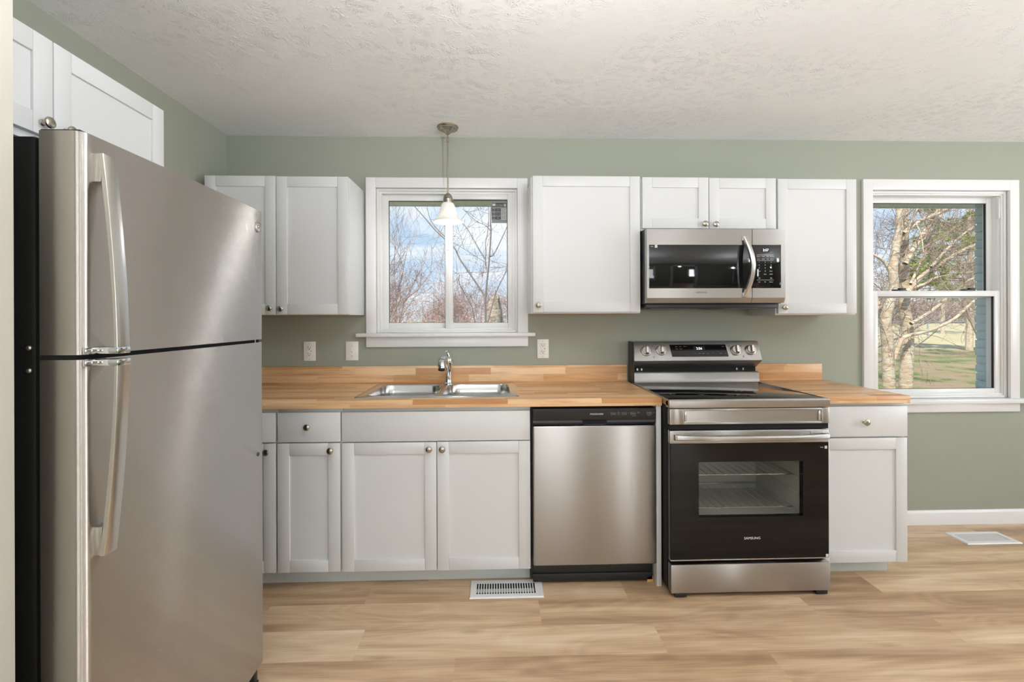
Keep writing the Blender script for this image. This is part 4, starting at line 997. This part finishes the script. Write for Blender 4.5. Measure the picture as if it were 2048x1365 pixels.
def snag(name, pxl, pxr, top, Y, label, seed):
    rng = random.Random(seed); a, b = at(pxl, top, Y), at(pxr, top, Y); cx = (a.x+b.x)/2; R = (b.x-a.x)/2; H = a.z+.5; lp = []
    for k in range(10):
        q = k/9; rr_ = R*(1.12-.25*q)*(1 if k < 8 else (.86 if k == 8 else .45))
        lp.append([(cx+.05*q + rr_*math.cos(2*math.pi*i/14)*(1+rng.gauss(0, .05)), Y + rr_*math.sin(2*math.pi*i/14)*(1+rng.gauss(0, .05)), -.5+H*q + (rng.gauss(0, .05) if k > 7 else 0)) for i in range(14)])
    m = MB().loft(lp); tag(m.build(name, m_stump, origin=(cx, Y, -.5), sharp=1.0), label, 'stump')
snag('tree_stump', 961, 1003, 596, 4.3, 'broken grey tree stump behind the sapling', 1)
snag('tree_stump', 1011, 1034, 578, 4.5, 'taller weathered stump at the right edge of the sink window', 2)

# beyond the lawn: chain-link fences, shed, trees, pines
def fence(x0, x1, Y, h, n, label, group):
    z0 = gz(Y); r = thing('chain_link_fence', ((x0+x1)/2, Y, z0), label, 'fence')
    for i in range(n):
        xx = x0+(x1-x0)*i/(n-1); MB().lathe([(.05, -.05), (.05, h+.03), (0, h+.06)], (xx, Y, z0), n=8).build('post', m_fence, r)
    MB().tube([(x0, Y, z0+h), (x1, Y, z0+h)], .036, 6).build('top_rail', m_fence, r)
    mm = MB(); st = .22; nn = int((x1-x0+h)/st)
    for i in range(nn):
        xa = x0-h+i*st
        for s_ in (0, 1):
            p, q = (xa, z0), (xa+h, z0+h)
            if s_: p, q = (xa, z0+h), (xa+h, z0)
            mm.tube([(p[0], Y, p[1]), (q[0], Y, q[1])], .0035, 3, False)
    mm.build('wire_mesh', m_fence, r)
fence(14, 42, 33.5, 1.35, 7, 'nearer chain-link fence across the pale lawn', None)
fence(26, 82, 60, 1.75, 13, 'farther chain-link fence in front of the brown tree line', None)
sh_ = thing('garden_shed', at(1748, 662, 40), 'small blue garden shed left of the pale trunks', 'shed')
p = at(1744, 660, 40)
MB().box(p.x-1.6, p.x+.62, 40, 42.5, gz(41), gz(41)+1.7, .02).build('wall', m_shed, sh_)
MB().prism([(p.x-1.75, gz(41)+1.68), (p.x-.5, gz(41)+2.1), (p.x+.77, gz(41)+1.68), (p.x+.77, gz(41)+1.62), (p.x-.5, gz(41)+2.02), (p.x-1.75, gz(41)+1.62)], 'y', 39.85, 42.6).build('roof', m_shroof, sh_)
for i, (px, Y, hh) in enumerate(((1735, 84, 12), (1770, 92, 9), (1800, 84, 13), (1828, 92, 10), (1858, 84, 12), (1882, 92, 10), (1908, 84, 13), (1935, 92, 10), (1962, 84, 12), (1990, 92, 11))):
    c = at(px, 640, Y); tree('bare_tree', (c.x, Y, gz(Y)), hh, 60+i, 'brown bare tree in the tree line beyond the far fence', group='tree line beyond the far fence', mt=m_twig, depth=5, kids=(1, 2), spread=.45, r=.16, rmin=.018, shrink=.72, frac=.30)
thk = thicket('undergrowth', 36, 86, 68, 74, 5.5, 1500, m_twig, 8, 'brown tangled undergrowth behind the far fence', .06)
def pine(px, Y, h, seed, label):
    rng = random.Random(seed); c = at(px, 640, Y); bx, z0 = c.x, gz(Y); r = thing('pine_tree', (bx, Y, z0), label, 'tree')
    MB().tube([(bx, Y, z0-.1), (bx+.1, Y, z0+h*.5), (bx, Y, z0+h)], [.17, .12, .03], 8, False).build('trunk', m_bark, r)
    br, nd = MB(), MB()
    for k in range(34):
        q = rng.uniform(.28, 1); zz = z0+h*q; a = rng.uniform(0, 6.28); L_ = (1.05-q)*h*.36+.5
        e = Vector((bx+math.cos(a)*L_, Y+math.sin(a)*L_, zz+rng.uniform(-.1, .5))); br.tube([(bx, Y, zz), e], [.05, .02], 4, False)
        for j in range(16):
            p = Vector((bx, Y, zz)).lerp(e, rng.uniform(.45, 1.05)) + Vector((rng.gauss(0, .28), rng.gauss(0, .28), rng.gauss(.05, .15)))
            for _ in range(34):
                d = Vector((rng.gauss(0, 1), rng.gauss(0, 1), rng.gauss(.3, .8))).normalized()*rng.uniform(.18, .4); s_ = d.cross(Vector((rng.gauss(0,1), rng.gauss(0,1), rng.gauss(0,1)))).normalized()*.026
                nd.face([p-s_, p+s_, p+d])
    br.build('branches', m_twig, r); nd.build('needles', m_pine, r)['kind'] = 'stuff'
pine(1938, 22, 9.5, 4, 'tall green pine at the right side of the tall window')
pine(1885, 40, 13.0, 7, 'distant green pine seen between the limbs of the pale tree')
tree('bare_tree', (at(1968, 640, 18).x, 18, -.5), 9.5, 92, 'tan bare tree near the right reveal of the tall window', mt=m_twig, mtr=m_twig, depth=5, kids=(2, 3), spread=.55, r=.07, rmin=.006, shrink=.74, frac=.32)
tree('bare_tree', (at(1735, 640, 11).x, 11, -.5), 6.0, 95, 'bushy grey bare tree left of the pale trunks', mt=m_far, depth=5, kids=(2, 4), spread=.62, r=.08, rmin=.004, shrink=.72, frac=.28)
